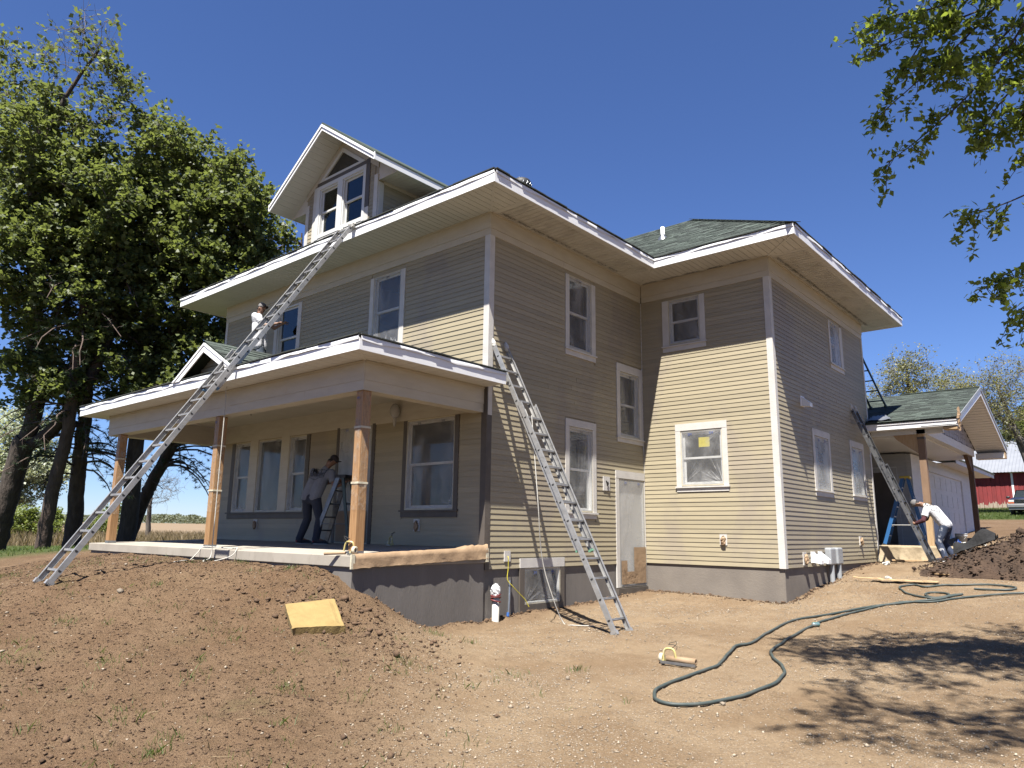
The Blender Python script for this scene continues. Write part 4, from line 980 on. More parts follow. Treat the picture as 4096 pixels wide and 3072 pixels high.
# ------------------------------------------------------------------ garage
ga = empty('garage', 'white primed garage with panelled door beyond the back porch', 'garage', (3.0, 20, .4))
GY0, GY1, GXF = 15.2, 24.6, 3.0
gw = MB().box(-5, GXF, GY0, GY1, -.2, 3.02).build('wall', m_whitew, ga)
CG = Pieces('clapboard', CLAPV, CLAPF, m_whitew, 120, ga)
f_gf = lambda u, n, z: (GXF+n, u, z)
f_gs = lambda u, n, z: (u, GY0-n, z)
def clapG(P, fr, u0, u1, z0, z1, holes, ex, parent):
    z = z0
    while z < z1:
        cur = u0
        for h in sorted(h for h in holes if h[2] < z+ex/2 < h[3])+[(u1, u1)]:
            if h[0]-cur > .03: P.add(mat4(fr, cur, 0, z, h[0]-cur, 1, ex/.0888), parent)
            cur = h[1]
        z += ex
clapG(CG, f_gf, GY0+.12, GY1-.05, .38, 2.95, [(17.0, 22.75, .3, 2.75)], .12, gw); CG.done()
CS = Pieces('clapboard', CLAPV, CLAPF, m_greyw, 60, ga); clapG(CS, f_gs, 1.0, GXF-.12, .38, 2.95, [(1.75, 2.62, .3, 2.62)], .12, gw); CS.done()
MB(f_gs).box(GXF-.12, GXF+.02, .0005, .025, .3, 3.0).build('corner_board', m_greyw, ga); MB(f_gf).box(GY0-.02, GY0+.12, .0005, .025, .3, 3.0).build('corner_board', m_whitew, ga)
ed = MB(f_gs).box(1.75, 1.87, .0005, .05, .38, 2.62).box(2.50, 2.62, .0005, .05, .38, 2.62).box(1.87, 2.50, .0005, .0495, 2.50, 2.62).build('entry_door', m_greyw, ga)
MB(f_gs).box(1.87, 2.50, .001, .012, .38, 2.50).build('door_panel', m_dark, ed)  # dark sheet standing in for the unlit door opening
gd = MB(f_gf).box(17.1, 22.6, .001, .012, .38, 2.65).build('garage_door', m_whitew, ga)
for r in range(4):
    for c in range(6):
        u0, z0 = 17.2+c*.88, .45+r*.55; MB(f_gf).box(u0+.07, u0+.81, .0125, .022, z0+.07, z0+.46).build('door_panel', m_whitew, gd)
MB(f_gf).box(16.95, 17.1, .0005, .06, .38, 2.80).build('door_casing', m_whitew, ga); MB(f_gf).box(22.6, 22.75, .0005, .06, .38, 2.80).build('door_casing', m_whitew, ga); MB(f_gf).box(17.1, 22.6, .0005, .0595, 2.65, 2.80).build('door_casing', m_whitew, ga)
MB().prism([(3.55, 18.95, 3.0), (3.55, 26.7, 3.0), (3.55, 26.7, 3.18), (3.55, 18.95, 3.18)], (-.03, 0, 0)).build('fascia', m_whitew, ga)
MB().box(2.9, 3.53, 18.95, 26.7, 3.03, 3.05).build('soffit', m_ceilw, ga)
MB().prism([(3.58, 18.95, 3.19), (-2, 18.95, 5.0), (-2, 18.95, 4.95), (3.58, 18.95, 3.14)], (0, 7.8, 0)).build('roof', m_roof, ga)

# ------------------------------------------------------------------ red barn
m_barn = M('weathered_red_paint', (.30, .035, .035), .75, (.22, .028, .03), 3, (3, 3, .6), bump=.3, bscale=12, bdist=.02, piece=.12)
m_barn_w = M('peeled_grey_boards', (.50, .42, .33), .9, (.36, .28, .21), 6, (6, 6, .5), bump=.3, bscale=20)
m_tin = M('galvanised_roof_sheet', (.42, .44, .48), .45, (.37, .39, .43), 1.5, metal=.35)
bn = empty('barn', 'red board barn with ribbed metal roof behind the parked pickup', 'barn', (0, 59.8, 2.9))
bx0, bx1, by, bz0, bz1 = -7.0, 9.0, 59.8, 2.9, 5.75
bwl = MB().box(bx0, bx1, by, by+10, bz0-.6, bz1).build('wall', m_barn, bn)
me = None; k = int((bx1-bx0)/.30)
for i in range(k):
    x = bx0+i*.30; rs = random.Random(i); zb = bz0+.02
    MB().box(x+.012, x+.288, by-.03-.012*(i % 2), by-.001, zb, bz1-.02).build('barn_board', m_barn, bwl)
    zt = zb+rs.uniform(.22, .42)
    P = [(x+.014, by-.034-.012*(i % 2), zb)]+[(x+.286, by-.034-.012*(i % 2), zb)]+[(x+.286-.272*j/5, by-.034-.012*(i % 2), zt+rs.uniform(-.1, .18)) for j in range(6)]
    MB().prism(P, (0, .003, 0)).build('peeled_patch', m_barn_w, bwl)
MB().box(.36, .50, by-.07, by-.046, bz0+.1, bz1-.03).build('track_post', m_white, bn)
MB().box(.2, 4, by-.08, by-.047, bz1-.1, bz1-.02).build('door_track', m_white, bn)
for i in range(18):
    x = bx0-.3+i*.92
    V = []; F = []; n = 16
    for j in range(n+1):
        xx = x+.92*j/n; dz = .028 if j % 4 in (0,) else 0.0
        V += [(xx, by-.55, bz1-.08+dz), (xx, by+5.2, bz1+2.95+dz)]
    F = [(2*j, 2*j+2, 2*j+3, 2*j+1) for j in range(n)]
    MB().add(V, F).build('roof_panel', m_tin, bn)
MB().prism([(bx0, by+5.2, bz1+2.92), (bx0, by+10.5, bz1-.2), (bx0, by, bz1-.02)], (bx1-bx0, 0, 0)).build('roof_core', m_tin, bn)

# ------------------------------------------------------------------ parked pickup
m_navy = M('navy_car_paint', (.012, .020, .055), .38, (.018, .026, .06), 4, spec=.4)
m_silver = M('silver_bumper', (.42, .42, .42), .35, (.36, .36, .36), 5, metal=.5)
m_chrome = M('chrome', (.8, .8, .82), .12, metal=1)
m_lens = M('headlamp_lens', (.75, .76, .72), .08, (.6, .62, .6), 20, spec=.8)
m_amber = M('amber_lens', (.65, .13, .02), .2)
m_wind = M('windscreen', (.03, .04, .05), .05, spec=.8)
tx, ty = 2.42, 47.1; tz = float(G(tx, ty)[0])
tk = empty('pickup_truck', 'dark blue pickup with silver bumper parked before the barn', 'pickup', (tx, ty, tz))
def tv_(x, y, z): return (tx+x, ty+y, tz+z)
T = lambda: MB(tv_)
# body: cross-sections along y (front = -)
secs = [(-.02, .80, .55, .98), (.10, .90, .45, 1.08), (.9, .94, .40, 1.16), (1.35, .95, .38, 1.19), (3.4, .95, .38, 1.16), (5.2, .93, .45, 1.12)]
V = []; F = []
for (y, hw, zl, zh) in secs:
    V += [(-hw, y, zl), (-hw-.02, y, (zl+zh)/2), (-hw+.03, y, zh-.08), (-hw+.16, y, zh), (0, y, zh+.03), (hw-.16, y, zh), (hw-.03, y, zh-.08), (hw+.02, y, (zl+zh)/2), (hw, y, zl)]
for i in range(len(secs)-1):
    for j in range(8): F.append((i*9+j, i*9+j+1, (i+1)*9+j+1, (i+1)*9+j))
F += [tuple(range(8, -1, -1)), tuple(range((len(secs)-1)*9, len(secs)*9))]
body = T().add(V, F, True).build('body', m_navy, tk)
T().prism([(-.74, 1.45, 1.15), (.74, 1.45, 1.15), (.62, 2.05, 1.68), (-.62, 2.05, 1.68)], (0, .03, .02)).build('windscreen', m_wind, tk)
V = [(-.78,1.42,1.15),(.78,1.42,1.15),(.66,2.02,1.70),(-.66,2.02,1.70),(-.80,3.3,1.15),(.80,3.3,1.15),(.68,3.1,1.72),(-.68,3.1,1.72)]
T().add(V, [(0,3,7,4),(1,5,6,2),(3,2,6,7),(4,7,6,5)]).build('cab', m_navy, tk)
T().box(-.56, .56, -.07, .0, .76, 1.0).build('grille', m_black, tk)
for i in range(4): T().box(-.54, .54, -.085, -.072, .79+i*.055, .805+i*.055).build('grille_bar', m_chrome, tk)
T().box(-.58, .58, -.09, -.071, .985, 1.01).build('grille_trim', m_chrome, tk)
for s in (-1, 1):
    T().box(*sorted((s*.60, s*.90)), -.05, .05, .84, .98).build('headlight', m_lens, tk, .02)
    T().box(*sorted((s*.60, s*.92)), -.045, .05, .76, .835).build('indicator', m_amber, tk, .01)
    T().ell((s*1.08, 1.6, 1.22), (.12, .08, .09)).build('mirror', m_black, tk)
    for y in (.85, 4.2):
        w = T().lathe([(.0, 0), (.2, 0), (.22, .02), (.33, .03), (.36, .06), (.36, .2), (.33, .22)], (s*.93, y, .36), (-s, 0, 0), 22).build('wheel', m_black, tk)
        T().lathe([(0, -.005), (.2, -.006), (.21, .015)], (s*.93, y, .36), (-s, 0, 0), 18).build('rim', m_silver, w)
T().box(-.97, .97, -.16, .12, .50, .74).build('bumper', m_silver, tk, .04)
T().box(-.92, .92, -.10, .15, .36, .498).build('valance', m_silver, tk, .03)

# ------------------------------------------------------------------ soil pile by the back porch
m_pile = M('moist_dark_soil', (.080, .047, .028), .95, (.042, .024, .014), 5, lo=.3, hi=.7, bump=.9, bscale=22, bdist=.04, dirt=(.125, .078, .047), dscale=2.2, dlo=.5, dhi=.7)
def pileA(x, y):
    A = np.interp(x, [4.2, 4.6, 5.0, 5.6, 6.2, 8.0, 9.6], [0, .10, .27, .50, .68, .75, 0])
    yc = np.interp(x, [4.2, 5, 6, 8], [8.6, 8.9, 9.2, 9.3]); d = y-yc
    w = np.where(d < 0, np.interp(x, [4.2, 5, 6.5], [.5, 1.1, 1.7]), np.interp(x, [4.2, 5, 6.5], [.4, .75, 1.3]))
    return A*np.clip(1-(d/w)**2, 0, 1)**.9
px_ = np.arange(4.1, 9.7, .03); py_ = np.arange(6.9, 11.0, .03); Xp, Yp = np.meshgrid(px_, py_)
b = pileA(Xp.ravel(), Yp.ravel()); m = sm(0, .12, b)
zz = H(Xp.ravel(), Yp.ravel())-.05+b+m*(fbm(Xp.ravel(), Yp.ravel(), 2.2, 3, 60)*.22+np.abs(fbm(Xp.ravel(), Yp.ravel(), 6, 4, 61, .7))*.26)
ii = np.arange(Xp.size).reshape(Xp.shape); Fp = np.stack([ii[:-1, :-1], ii[:-1, 1:], ii[1:, 1:], ii[1:, :-1]], -1).reshape(-1, 4)
keep = (b[Fp].max(1) > .004); Fp = Fp[keep]; used = np.unique(Fp); rm = np.full(Xp.size, -1); rm[used] = np.arange(len(used))
me = fastmesh('soil_pile', np.stack([Xp.ravel()[used], Yp.ravel()[used], zz[used]], -1), rm[Fp], True)
tag(link('soil_pile', me, m_pile), kind='structure')
def pz_(x, y): return float(H(x, y)[0]-.06+pileA(np.array([x]), np.array([y]))[0]) if pileA(np.array([x]), np.array([y]))[0] > .01 else gz(x, y)

# ------------------------------------------------------------------ ladders
m_alu = M('aluminium_ladder', (.60, .59, .57), .42, (.46, .455, .44), 7, (1, 1, 2), metal=.55, bump=.06, bscale=30)
m_alud = M('dull_dark_aluminium', (.34, .34, .34), .35, (.22, .22, .22), 9, metal=.7, dirt=(.6, .6, .58), dscale=6, dlo=.62, dhi=.68)
m_green = M('dark_green_fibreglass', (.05, .085, .075), .45, (.04, .065, .06), 6)
m_cloth = M('white_rag', (.78, .76, .71), .9, (.66, .64, .58), 9, bump=.9, bscale=18, bdist=.03)
m_rope = M('white_rope', (.70, .68, .62), .85, (.55, .53, .48), 60, bump=.5, bscale=120)
m_rung = m_alu
def ladder(name, label, foot, top, side, width, secs, mat, group, mitt=None, shoe=True, rung_r=.016, depth=.075):
    foot, top, s = Vector(foot), Vector(top), Vector(side).normalized(); a = (top-foot); L = a.length; a /= L; n = a.cross(s).normalized()
    root = empty(name, label, 'ladder', tuple(foot), group)
    def fr(u, v, w): return foot+s*u+n*v+a*w
    for k, (t0, t1, off, wd) in enumerate(secs):
        h = wd/2
        for sg in (-1, 1):
            x0, x1 = sorted((sg*h, sg*(h-.006))); xi = sorted((sg*(h-.006), sg*(h-.032)))
            r = MB(fr); r.box(x0, x1, off-depth/2, off+depth/2, t0*L, t1*L).box(*xi, off-depth/2, off-depth/2+.006, t0*L, t1*L).box(*xi, off+depth/2-.006, off+depth/2, t0*L, t1*L)
            ro = r.build('rail', mat, root)
            e = MB(fr); w = t0*L+.18
            while w < t1*L-.05:
                c = Vector((sg*(h+.0015), off, w)); pts = [(c.x, off+.022*math.cos(q), w+.022*math.sin(q) if math.sin(q) < .3 else w+.007) for q in [i*math.pi/6 for i in range(12)]]
                e.prism(pts if sg > 0 else pts[::-1], (-.002*sg, 0, 0)); w += .305
            eo = e.build('rung_end', m_black, ro); tag(eo, kind='stuff')
        w = t0*L+.18
        while w < t1*L-.05:
            p = MB(fr); p.tube([(-h+.006, off, w), (h-.006, off, w)], rung_r, 10); p.box(-h+.007, h-.007, off-.02, off+.02, w+rung_r*.55, w+rung_r*1.02)
            p.build('rung', mat, root); w += .305
    if shoe:
        for sg in (-1, 1):
            f = MB(fr); h = secs[0][3]/2; x = sg*(h-.02); f.box(x-.03, x+.03, -.05, .05, -.01, .03)
            for i in range(5): f.box(x-.03, x+.03, -.05+i*.022, -.05+i*.022+.012, -.03, -.0101)
            f.box(*sorted((sg*(h+.001), sg*(h+.008))), -.03, .03, .0, .15); f.build('foot', m_black if mat is m_alud else mat, root)
    if mitt:
        h = secs[-1][3]/2; off = secs[-1][2]
        for sg in (-1, 1):
            g = MB(fr)
            if mitt == 'mitt': g.ell((sg*(h-.015), off, L+.0), (.032, .055, .10), None, 12, 8); g.build('end_cover', m_cloth, root)
            else:
                g.ell((sg*(h-.015), off, L-.02), (.06, .075, .08), None, 10, 8); rs = random.Random(7+sg); g.v = [tuple(Vector(q)+Vector((rs.uniform(-.022, .022), rs.uniform(-.022, .022), rs.uniform(-.022, .022)))) for q in g.v]; g.sm = [False]*len(g.sm); g.build('rag', m_cloth, root)
    return root, fr, L
GRP = 'ladders set against the house'
f1 = (-2.94, -5.3, gz(-2.94, -5.3)+.02)
l1, fr1, L1 = ladder('extension_ladder', 'longest aluminium extension ladder rising from the soil bank to the dormer eave', f1, (-2.94, -.95, 6.36), (1, 0, 0), .45, [(0, .562, 0, .46), (.454, 1, .055, .41)], m_alu, GRP, 'rag')
m_bcap = M('blue_rail_cap', (.12, .25, .42), .5)
for a in (-.205, .16): MB(fr1).box(a, a+.045, .02, .09, .447*L1, .453*L1).build('end_cap', m_bcap, l1)
f2 = (2.40, .26, gz(2.4, .26)+.015)
l2, fr2, L2 = ladder('extension_ladder', 'shiny aluminium extension ladder with white end mitts leaning on the side wall', f2, (.075, .26, 3.77), (0, 1, 0), .40, [(0, .752, 0, .41), (.25, 1, .055, .365)], m_alu, GRP, 'mitt')
m_gcap = M('green_rail_cap', (.18, .42, .28), .5)
for a in (-.185, .14): MB(fr2).box(a, a+.045, .02, .09, .243*L2, .249*L2).build('end_cap', m_gcap, l2)
f3 = (4.37, 10.06, gz(4.37, 10.06)+.02)
l3, fr3, L3 = ladder('extension_ladder', 'dull paint-spotted extension ladder being held by the stooping man', f3, (2.99, 10.06, 3.72), (0, 1, 0), .42, [(0, .61, 0, .42), (.37, 1, .055, .375)], m_alud, GRP, 'mitt')
zpr = BZ+(13.0-BY0)*bs
ladder('extension_ladder', 'dark green ladder standing on the back porch roof against the house', (2.80, 13.0, zpr+.04), (2.30, 12.2, 6.02), (1, .0, 0), .42, [(0, 1, 0, .42)], m_green, GRP, None, True)
# hoist ropes of the two long ladders
rp = [fr1(-.1, .09, .56*L1)]+[(-3.54, -2.72, z) for z in (3.0, 2.6, 1.4, .72, .3)]+[(-3.50, -2.76, .12), (-3.35, -2.95, gz(-3.35, -2.95)+.02), (-3.05, -3.0, gz(-3.05, -3.0)+.02), (-2.92, -2.72, .16), (-2.93, -2.62, .285), (-3.2, -2.55, .27), (-3.8, -2.5, .275), (-4.06, -2.6, .28), (-4.08, -2.69, .18), (-4.0, -2.85, gz(-4.0, -2.85)+.015), (-3.4, -3.2, gz(-3.4, -3.2)+.015), (-2.95, -3.6, gz(-2.95, -3.6)+.015)]
MB().tube(crom(rp, 6), .008, 6).build('rope', m_rope, l1)
rp = [fr2(-.08, -.05, .70*L2), (1.02, .10, 1.06), (.95, .3, .2), (1.05, .45, -.4), (1.12, .62, gz(1.12, .62)+.02), (1.35, .55, gz(1.35, .55)+.012), (1.73, .55, gz(1.73, .55)+.012)]
MB().tube(crom(rp, 8), .008, 6).build('rope', m_rope, l2)
MB().tube(crom([fr2(0, .09, .26*L2), fr2(.01, .11, .4*L2), fr2(.0, .09, .6*L2), fr2(.0, .07, .74*L2)], 5), .006, 6).build('rope', m_rope, l2)

def stepladder(name, label, top, h, spread, width, ax, nsteps, mrail, mrear, mcap, mstep):
    """ax = unit xy vector from the rear legs to the front legs; top = centre of the cap"""
    top = Vector(top); ax = Vector((*ax, 0)).normalized(); w = Vector((-ax.y, ax.x, 0)); up = Vector((0, 0, 1))
    root = empty(name, label, 'ladder', (top.x, top.y, top.z-h), GRP)
    for sg in (-1, 1):
        a = top-up*h+ax*spread*.62+w*sg*width/2; b = top+w*sg*width*.32+ax*.05; d = (b-a).normalized(); o = d.cross(w).normalized()
        MB().obox((a+b)/2, d*((b-a).length/2), w*.014, o*.042).build('rail', mrail, root)
        MB().obox(a+up*.02, w*.02, o*.05, up*.022).build('foot', m_black, root)
        a2 = top-up*h-ax*spread*.38+w*sg*width/2*.95; b2 = top+w*sg*width*.30-ax*.05; d2 = (b2-a2).normalized(); o2 = d2.cross(w).normalized()
        MB().obox((a2+b2)/2, d2*((b2-a2).length/2), w*.012, o2*.028).build('rear_rail', mrear, root)
        for t in (.12, .3):
            MB().tube([a2+(b2-a2)*t, a+(b-a)*t], .008, 5).build('spreader', mstep, root) if t == .3 else None
    for i in range(nsteps):
        t = (i+1)/(nsteps+1); a = top-up*h+ax*spread*.62; b = top+ax*.05; c = a+(b-a)*t; hw = (width/2)*(1-t)+width*.32*t
        MB().obox(c, w*(hw-.015), ax*.04, up*.014).build('step', mstep, root)
        if i in (0, nsteps-2):
            a2 = top-up*h-ax*spread*.38; c2 = a2+(top-ax*.05-a2)*t; MB().obox(c2, w*(hw*.93), ax*.012, up*.016).build('rear_brace', mstep, root)
    MB().obox(top+up*.02, w*(width*.36), ax*.12, up*.03).build('top_cap', mcap, root, .008)
    return root
m_bluef = M('blue_fibreglass', (.03, .14, .36), .4, (.025, .115, .30), 5)
m_yel = M('yellow_plastic_cap', (.60, .45, .05), .5, (.5, .37, .04), 8)
sl_ = stepladder('step_ladder', 'blue fibreglass step ladder with yellow top on the back patio', (3.46, 12.35, 2.10), 1.71, .95, .55, (-1, -.12), 6, m_bluef, m_bluef, m_yel, m_alu)
MB().box(-.001, .001, -.001, .001, -.001, .001) 
for t in (.35,): 
    a = Vector((3.46, 12.35, 2.10)); 
    lp = a+Vector((-.40, -.26, -1.2)); MB().ell(lp, (.012, .006, .10), Euler((0, .25, 0)).to_matrix(), 12, 8).build('white_badge', m_white, sl_)
stepladder('step_ladder', 'worn dark step ladder on the front porch behind the grey shirt painter', (-3.36, -.31, 1.56), 1.23, .80, .40, (-.93, -.30), 4, m_alud, m_green, m_black, m_alud)

# ------------------------------------------------------------------ people
m_skin = M('skin', (.30, .165, .105), .55, (.26, .14, .09), 8)
m_greyT = M('grey_tshirt', (.29, .30, .33), .9, (.23, .24, .27), 4, bump=.8, bscale=9, bdist=.03)
m_whiteT = M('white_tshirt', (.76, .76, .78), .9, (.68, .68, .71), 4, bump=.8, bscale=9, bdist=.03)
m_navyp = M('dark_navy_trousers', (.035, .04, .06), .9, (.05, .055, .075), 5, bump=.7, bscale=10, bdist=.03)
m_jeans = M('paint_spotted_jeans', (.028, .040, .080), .9, (.045, .062, .11), 5, bump=.7, bscale=10, bdist=.03, dirt=(.62, .63, .66), dscale=9, dlo=.58, dhi=.64)
m_camo = M('paint_covered_trousers', (.40, .42, .45), .9, (.05, .07, .10), 11, lo=.36, hi=.5, bump=.8, bscale=12, bdist=.03)
m_maroon = M('maroon_sleeve', (.075, .015, .022), .9, (.055, .012, .018), 8, bump=.6, bscale=14, bdist=.02)
m_capd = M('dark_cap', (.03, .028, .03), .85, (.05, .04, .045), 14)
m_capg = M('grey_cap', (.16, .155, .155), .85, (.22, .21, .21), 8)
m_hair = M('black_hair', (.012, .010, .009), .7)
m_shoe = M('dark_shoe', (.03, .03, .045), .7); m_sole = M('pale_sole', (.55, .53, .52), .7); m_red = M('red_shoe_panel', (.45, .04, .05), .6)
def capsule(mb, a, b, ra, rb, seg=12):
    a, b = Vector(a), Vector(b); d = b-a; L = d.length
    if L < 1e-5: mb.ell(a, (ra, ra, ra), None, seg, 8); return
    d /= L; pr = []
    for i in range(5): t = -math.pi/2+math.pi/2*i/4; pr.append((max(ra*math.cos(t), .0005), ra*math.sin(t)))
    for i in range(5): t = math.pi/2*i/4; pr.append((max(rb*math.cos(t), .0005), L+rb*math.sin(t)))
    mb.lathe(pr, a, d, seg)
def remesh(name, mb, mat, parent, vox, smooth=6, iters=.5):
    o = bpy.data.objects.new('tmp', mb.mesh('tmp')); COL.objects.link(o)
    r = o.modifiers.new('r', 'REMESH'); r.mode = 'VOXEL'; r.voxel_size = vox; r.use_smooth_shade = True
    s = o.modifiers.new('s', 'SMOOTH'); s.iterations = smooth; s.factor = iters
    me = bpy.data.meshes.new_from_object(o.evaluated_get(bpy.context.evaluated_depsgraph_get())); bpy.data.objects.remove(o)
    me.name = name; me.materials.clear(); me.materials.append(mat); return link(name, me, None, parent)
def hand(mb, wrist, d, palm, s, curl=.9):
    """palm slab, four fingers of unequal length, thumb from the side of the palm"""
    w = Vector(wrist); d = Vector(d).normalized(); pn = Vector(palm); pn = (pn-d*pn.dot(d)).normalized(); sd = d.cross(pn)*s
    for k in (-.024, -.008, .008, .024): capsule(mb, w+sd*k*.8+d*.01, w+d*.085+sd*k, .017, .014, 8)
    for k, L in ((-.03, .034), (-.010, .039), (.010, .037), (.030, .029)):
        p = w+d*.09+sd*k; q = d.copy(); 
        for j in range(3):
            c, s_ = math.cos(curl*.55), math.sin(curl*.55); q = (q*c+pn*s_).normalized(); e = p+q*L*(1-.18*j); capsule(mb, p, e, .0100-.0008*j, .0092-.0008*j, 7); p = e
    p = w+d*.03-sd*.03; q = (d*.75-sd*.55+pn*.35).normalized()
    for j in range(2): e = p+q*.042; capsule(mb, p, e, .0125-.001*j, .011-.001*j, 7); p = e; q = (q*.8+d*.2+pn*.35).normalized()
def person(label, J, side, face, shirt, pants, cap, sleeves='short', grip=(.9, .9), sleeve_mat=None, back_text=None, shoes=True, capback=False, loc=None):
    side = Vector(side).normalized(); face = Vector(face).normalized(); J = {k: Vector(v) for k, v in J.items()}
    root = empty('person', label, 'person', loc or tuple((J['anL']+J['anR'])/2))
    pel, ch, nk, hd = J['pel'], J['chest'], J['neck'], J['head']
    up = (hd-nk).normalized(); hs = face.cross(up).normalized(); R = Matrix((hs, face, up)).transposed()
    b = MB()
    # trunk, neck, head with nose, brow, jaw and ears
    for sg in (-1, 1):
        capsule(b, pel+side*sg*.07, ch+side*sg*.075, .095, .105); capsule(b, ch+side*sg*.075, J['sh'+('L' if sg < 0 else 'R')], .09, .062)
    capsule(b, ch, nk, .085, .058); capsule(b, nk, hd-up*.04, .056, .055)
    b.ell(hd, (.076, .095, .112), R); b.ell(hd-up*.055+face*.025, (.056, .066, .066), R); b.ell(hd-up*.012+face*.098, (.013, .020, .022), R); b.ell(hd+up*.03+face*.075, (.05, .018, .014), R)
    b.ell(hd-up*.065+face*.083, (.024, .010, .010), R)
    for sg in (-1, 1): b.ell(hd-up*.01+hs*sg*.078-face*.005, (.010, .022, .03), R)
    for S in 'LR':
        sh, el, wr, hi, kn, an = (J[q+S] for q in ('sh', 'el', 'wr', 'hip', 'kn', 'an')); sg = -1 if S == 'L' else 1
        capsule(b, sh, el, .052, .040); capsule(b, el, wr, .041, .028)
        d = J['hd'+S]-wr; hand(b, wr+d.normalized()*.01, d, J.get('pn'+S, -up), sg, grip[sg > 0])
        capsule(b, hi, kn, .080, .054); capsule(b, kn, an, .055, .036); capsule(b, an, J['toe'+S], .04, .03)
    body = remesh('body', b, m_skin, root, .0085, 3)
    # eyes and hair under the cap
    for sg in (-1, 1): MB().ell(hd+face*.083+hs*sg*.031+up*.006, (.013, .008, .008), R, 8, 6).build('eye', m_hair, body)
    h = MB(); h.ell(hd-face*.012+up*.012, (.080, .094, .108), R, 16, 10); h.v = [p for p in h.v]
    hm = h.mesh('hair'); bmm = bmesh.new(); bmm.from_mesh(hm); dl = [v for v in bmm.verts if (v.co-hd).dot(face) > .03 and (v.co-hd).dot(up) < .06 or (v.co-hd).dot(up) < -.055]; bmesh.ops.delete(bmm, geom=dl, context='VERTS'); bmm.to_mesh(hm); bmm.free(); link('hair', hm, m_hair, root)
    # shirt
    s = MB()
    lo = pel+(ch-pel).normalized()*-.02
    for sg in (-1, 1):
        S = 'L' if sg < 0 else 'R'; sh, el = J['sh'+S], J['el'+S]
        capsule(s, lo+side*sg*.085, ch+side*sg*.085, .118, .122); capsule(s, ch+side*sg*.08, sh, .11, .075)
        e = sh+(el-sh)*.68; d = (el-sh).normalized(); s.tube([sh-d*.02, sh+(e-sh)*.5, e], [.078, .074, .076], 14)
    capsule(s, ch, nk-(nk-ch).normalized()*.03, .10, .07)
    remesh('tshirt', s, shirt, root, .013, 4)
    if sleeve_mat:
        for S in 'LR': t = MB(); capsule(t, J['sh'+S], J['el'+S], .058, .052); capsule(t, J['el'+S], J['wr'+S]+(J['el'+S]-J['wr'+S])*.25, .052, .040); remesh('undershirt_sleeve', t, sleeve_mat, root, .012, 3)
    # trousers
    t = MB()
    for sg in (-1, 1):
        S = 'L' if sg < 0 else 'R'; capsule(t, pel+side*sg*.07+(pel-ch).normalized()*.02, J['hip'+S], .112, .105)
        kn, an = J['kn'+S], J['an'+S]; capsule(t, J['hip'+S], kn, .104, .076); d = (an-kn).normalized(); t.tube([kn-d*.02, kn+d*.15, an-d*.03, an+d*.02], [.076, .078, .068, .074], 14)
    capsule(t, J['hipL'], J['hipR'], .10, .10)
    remesh('trousers', t, pants, root, .013, 4)
    # cap with brim
    c = MB(); cf = -face if capback else face
    c.lathe([(.088, 0), (.089, .03), (.082, .065), (.060, .092), (.028, .106), (.0, .109)], hd+up*.035-face*.004, up, 18)
    vs = []; n = 8
    for i in range(n+1):
        a = math.pi*(-.40+.80*i/n); dr = cf*math.cos(a)+hs*math.sin(a)
        vs += [hd+up*.042+dr*.083-face*.004, hd+up*(.030-.02*abs(math.sin(a)))+dr*.086+cf*.075*math.cos(a)**.7]
    k = len(vs); vs2 = [v-up*.005 for v in vs]; F = [(2*i, 2*i+1, 2*i+3, 2*i+2) for i in range(n)]
    c2 = MB(); c2.add(vs+vs2, F+[tuple(k+j for j in f[::-1]) for f in F]+[(2*i+1, k+2*i+1, k+2*i+3, 2*i+3) for i in range(n)], True)
    co = c.build('cap', cap, root); c2.build('brim', cap if cap is m_capd else m_capd, co)
    if shoes:
        for S in 'LR':
            an, to = J['an'+S], J['toe'+S]; d = Vector((to.x-an.x, to.y-an.y, 0)).normalized(); sd = Vector((-d.y, d.x, 0)); z = to.z-.035
            q = MB(); capsule(q, an+Vector((0, 0, -.02))-d*.02, an+d*.05+Vector((0, 0, -.04)), .052, .05); capsule(q, an+d*.05+Vector((0, 0, -.045)), Vector((to.x, to.y, to.z+.0)), .05, .036)
            so = remesh('shoe', q, m_shoe, root, .012, 3)
            Rz = Matrix((d, sd, Vector((0, 0, 1)))).transposed(); c0 = Vector(((an.x+to.x)/2, (an.y+to.y)/2, z)); MB().ell(c0, ((to-an).length*.5+.06, .05, .018), Rz, 14, 6).build('sole', m_sole, so)
            MB().ell(an-d*.045+Vector((0, 0, -.035)), (.022, .04, .028), Rz, 10, 6).build('heel_panel', m_red, so)
    if back_text:
        mat_, lines, c, ux, uz, nn = back_text; ux, uz, nn = Vector(ux).normalized(), Vector(uz).normalized(), Vector(nn).normalized(); c = Vector(c)
        for (tx_, sz, dy) in lines:
            me = textmesh(tx_, sz)
            for v in me.vertices:
                p = c+ux*v.co.x+uz*(v.co.y+dy); r_ = root_hit(root, p+nn*.4, -nn); v.co = (r_+nn*.004) if r_ is not None else p
            link('shirt_print', me, mat_, root)
        fr_ = MB()
        for a, b2 in (((-.15, .12), (.17, .12)), ((-.15, .12), (-.17, -.03)), ((.17, .12), (.17, -.03)), ((-.17, -.03), (0, -.09)), ((.17, -.03), (0, -.09)), ((-.17, .0), (.17, .0)), ((-.16, .045), (.17, .045))):
            pts = []
            for i in range(9):
                q = c+ux*(a[0]+(b2[0]-a[0])*i/8)+uz*(a[1]+(b2[1]-a[1])*i/8); r_ = root_hit(root, q+nn*.4, -nn); pts.append((r_+nn*.003) if r_ is not None else q)
            fr_.tube(pts, .005, 4)
        fr_.build('shirt_emblem', mat_, root)
    return root
from mathutils.bvhtree import BVHTree
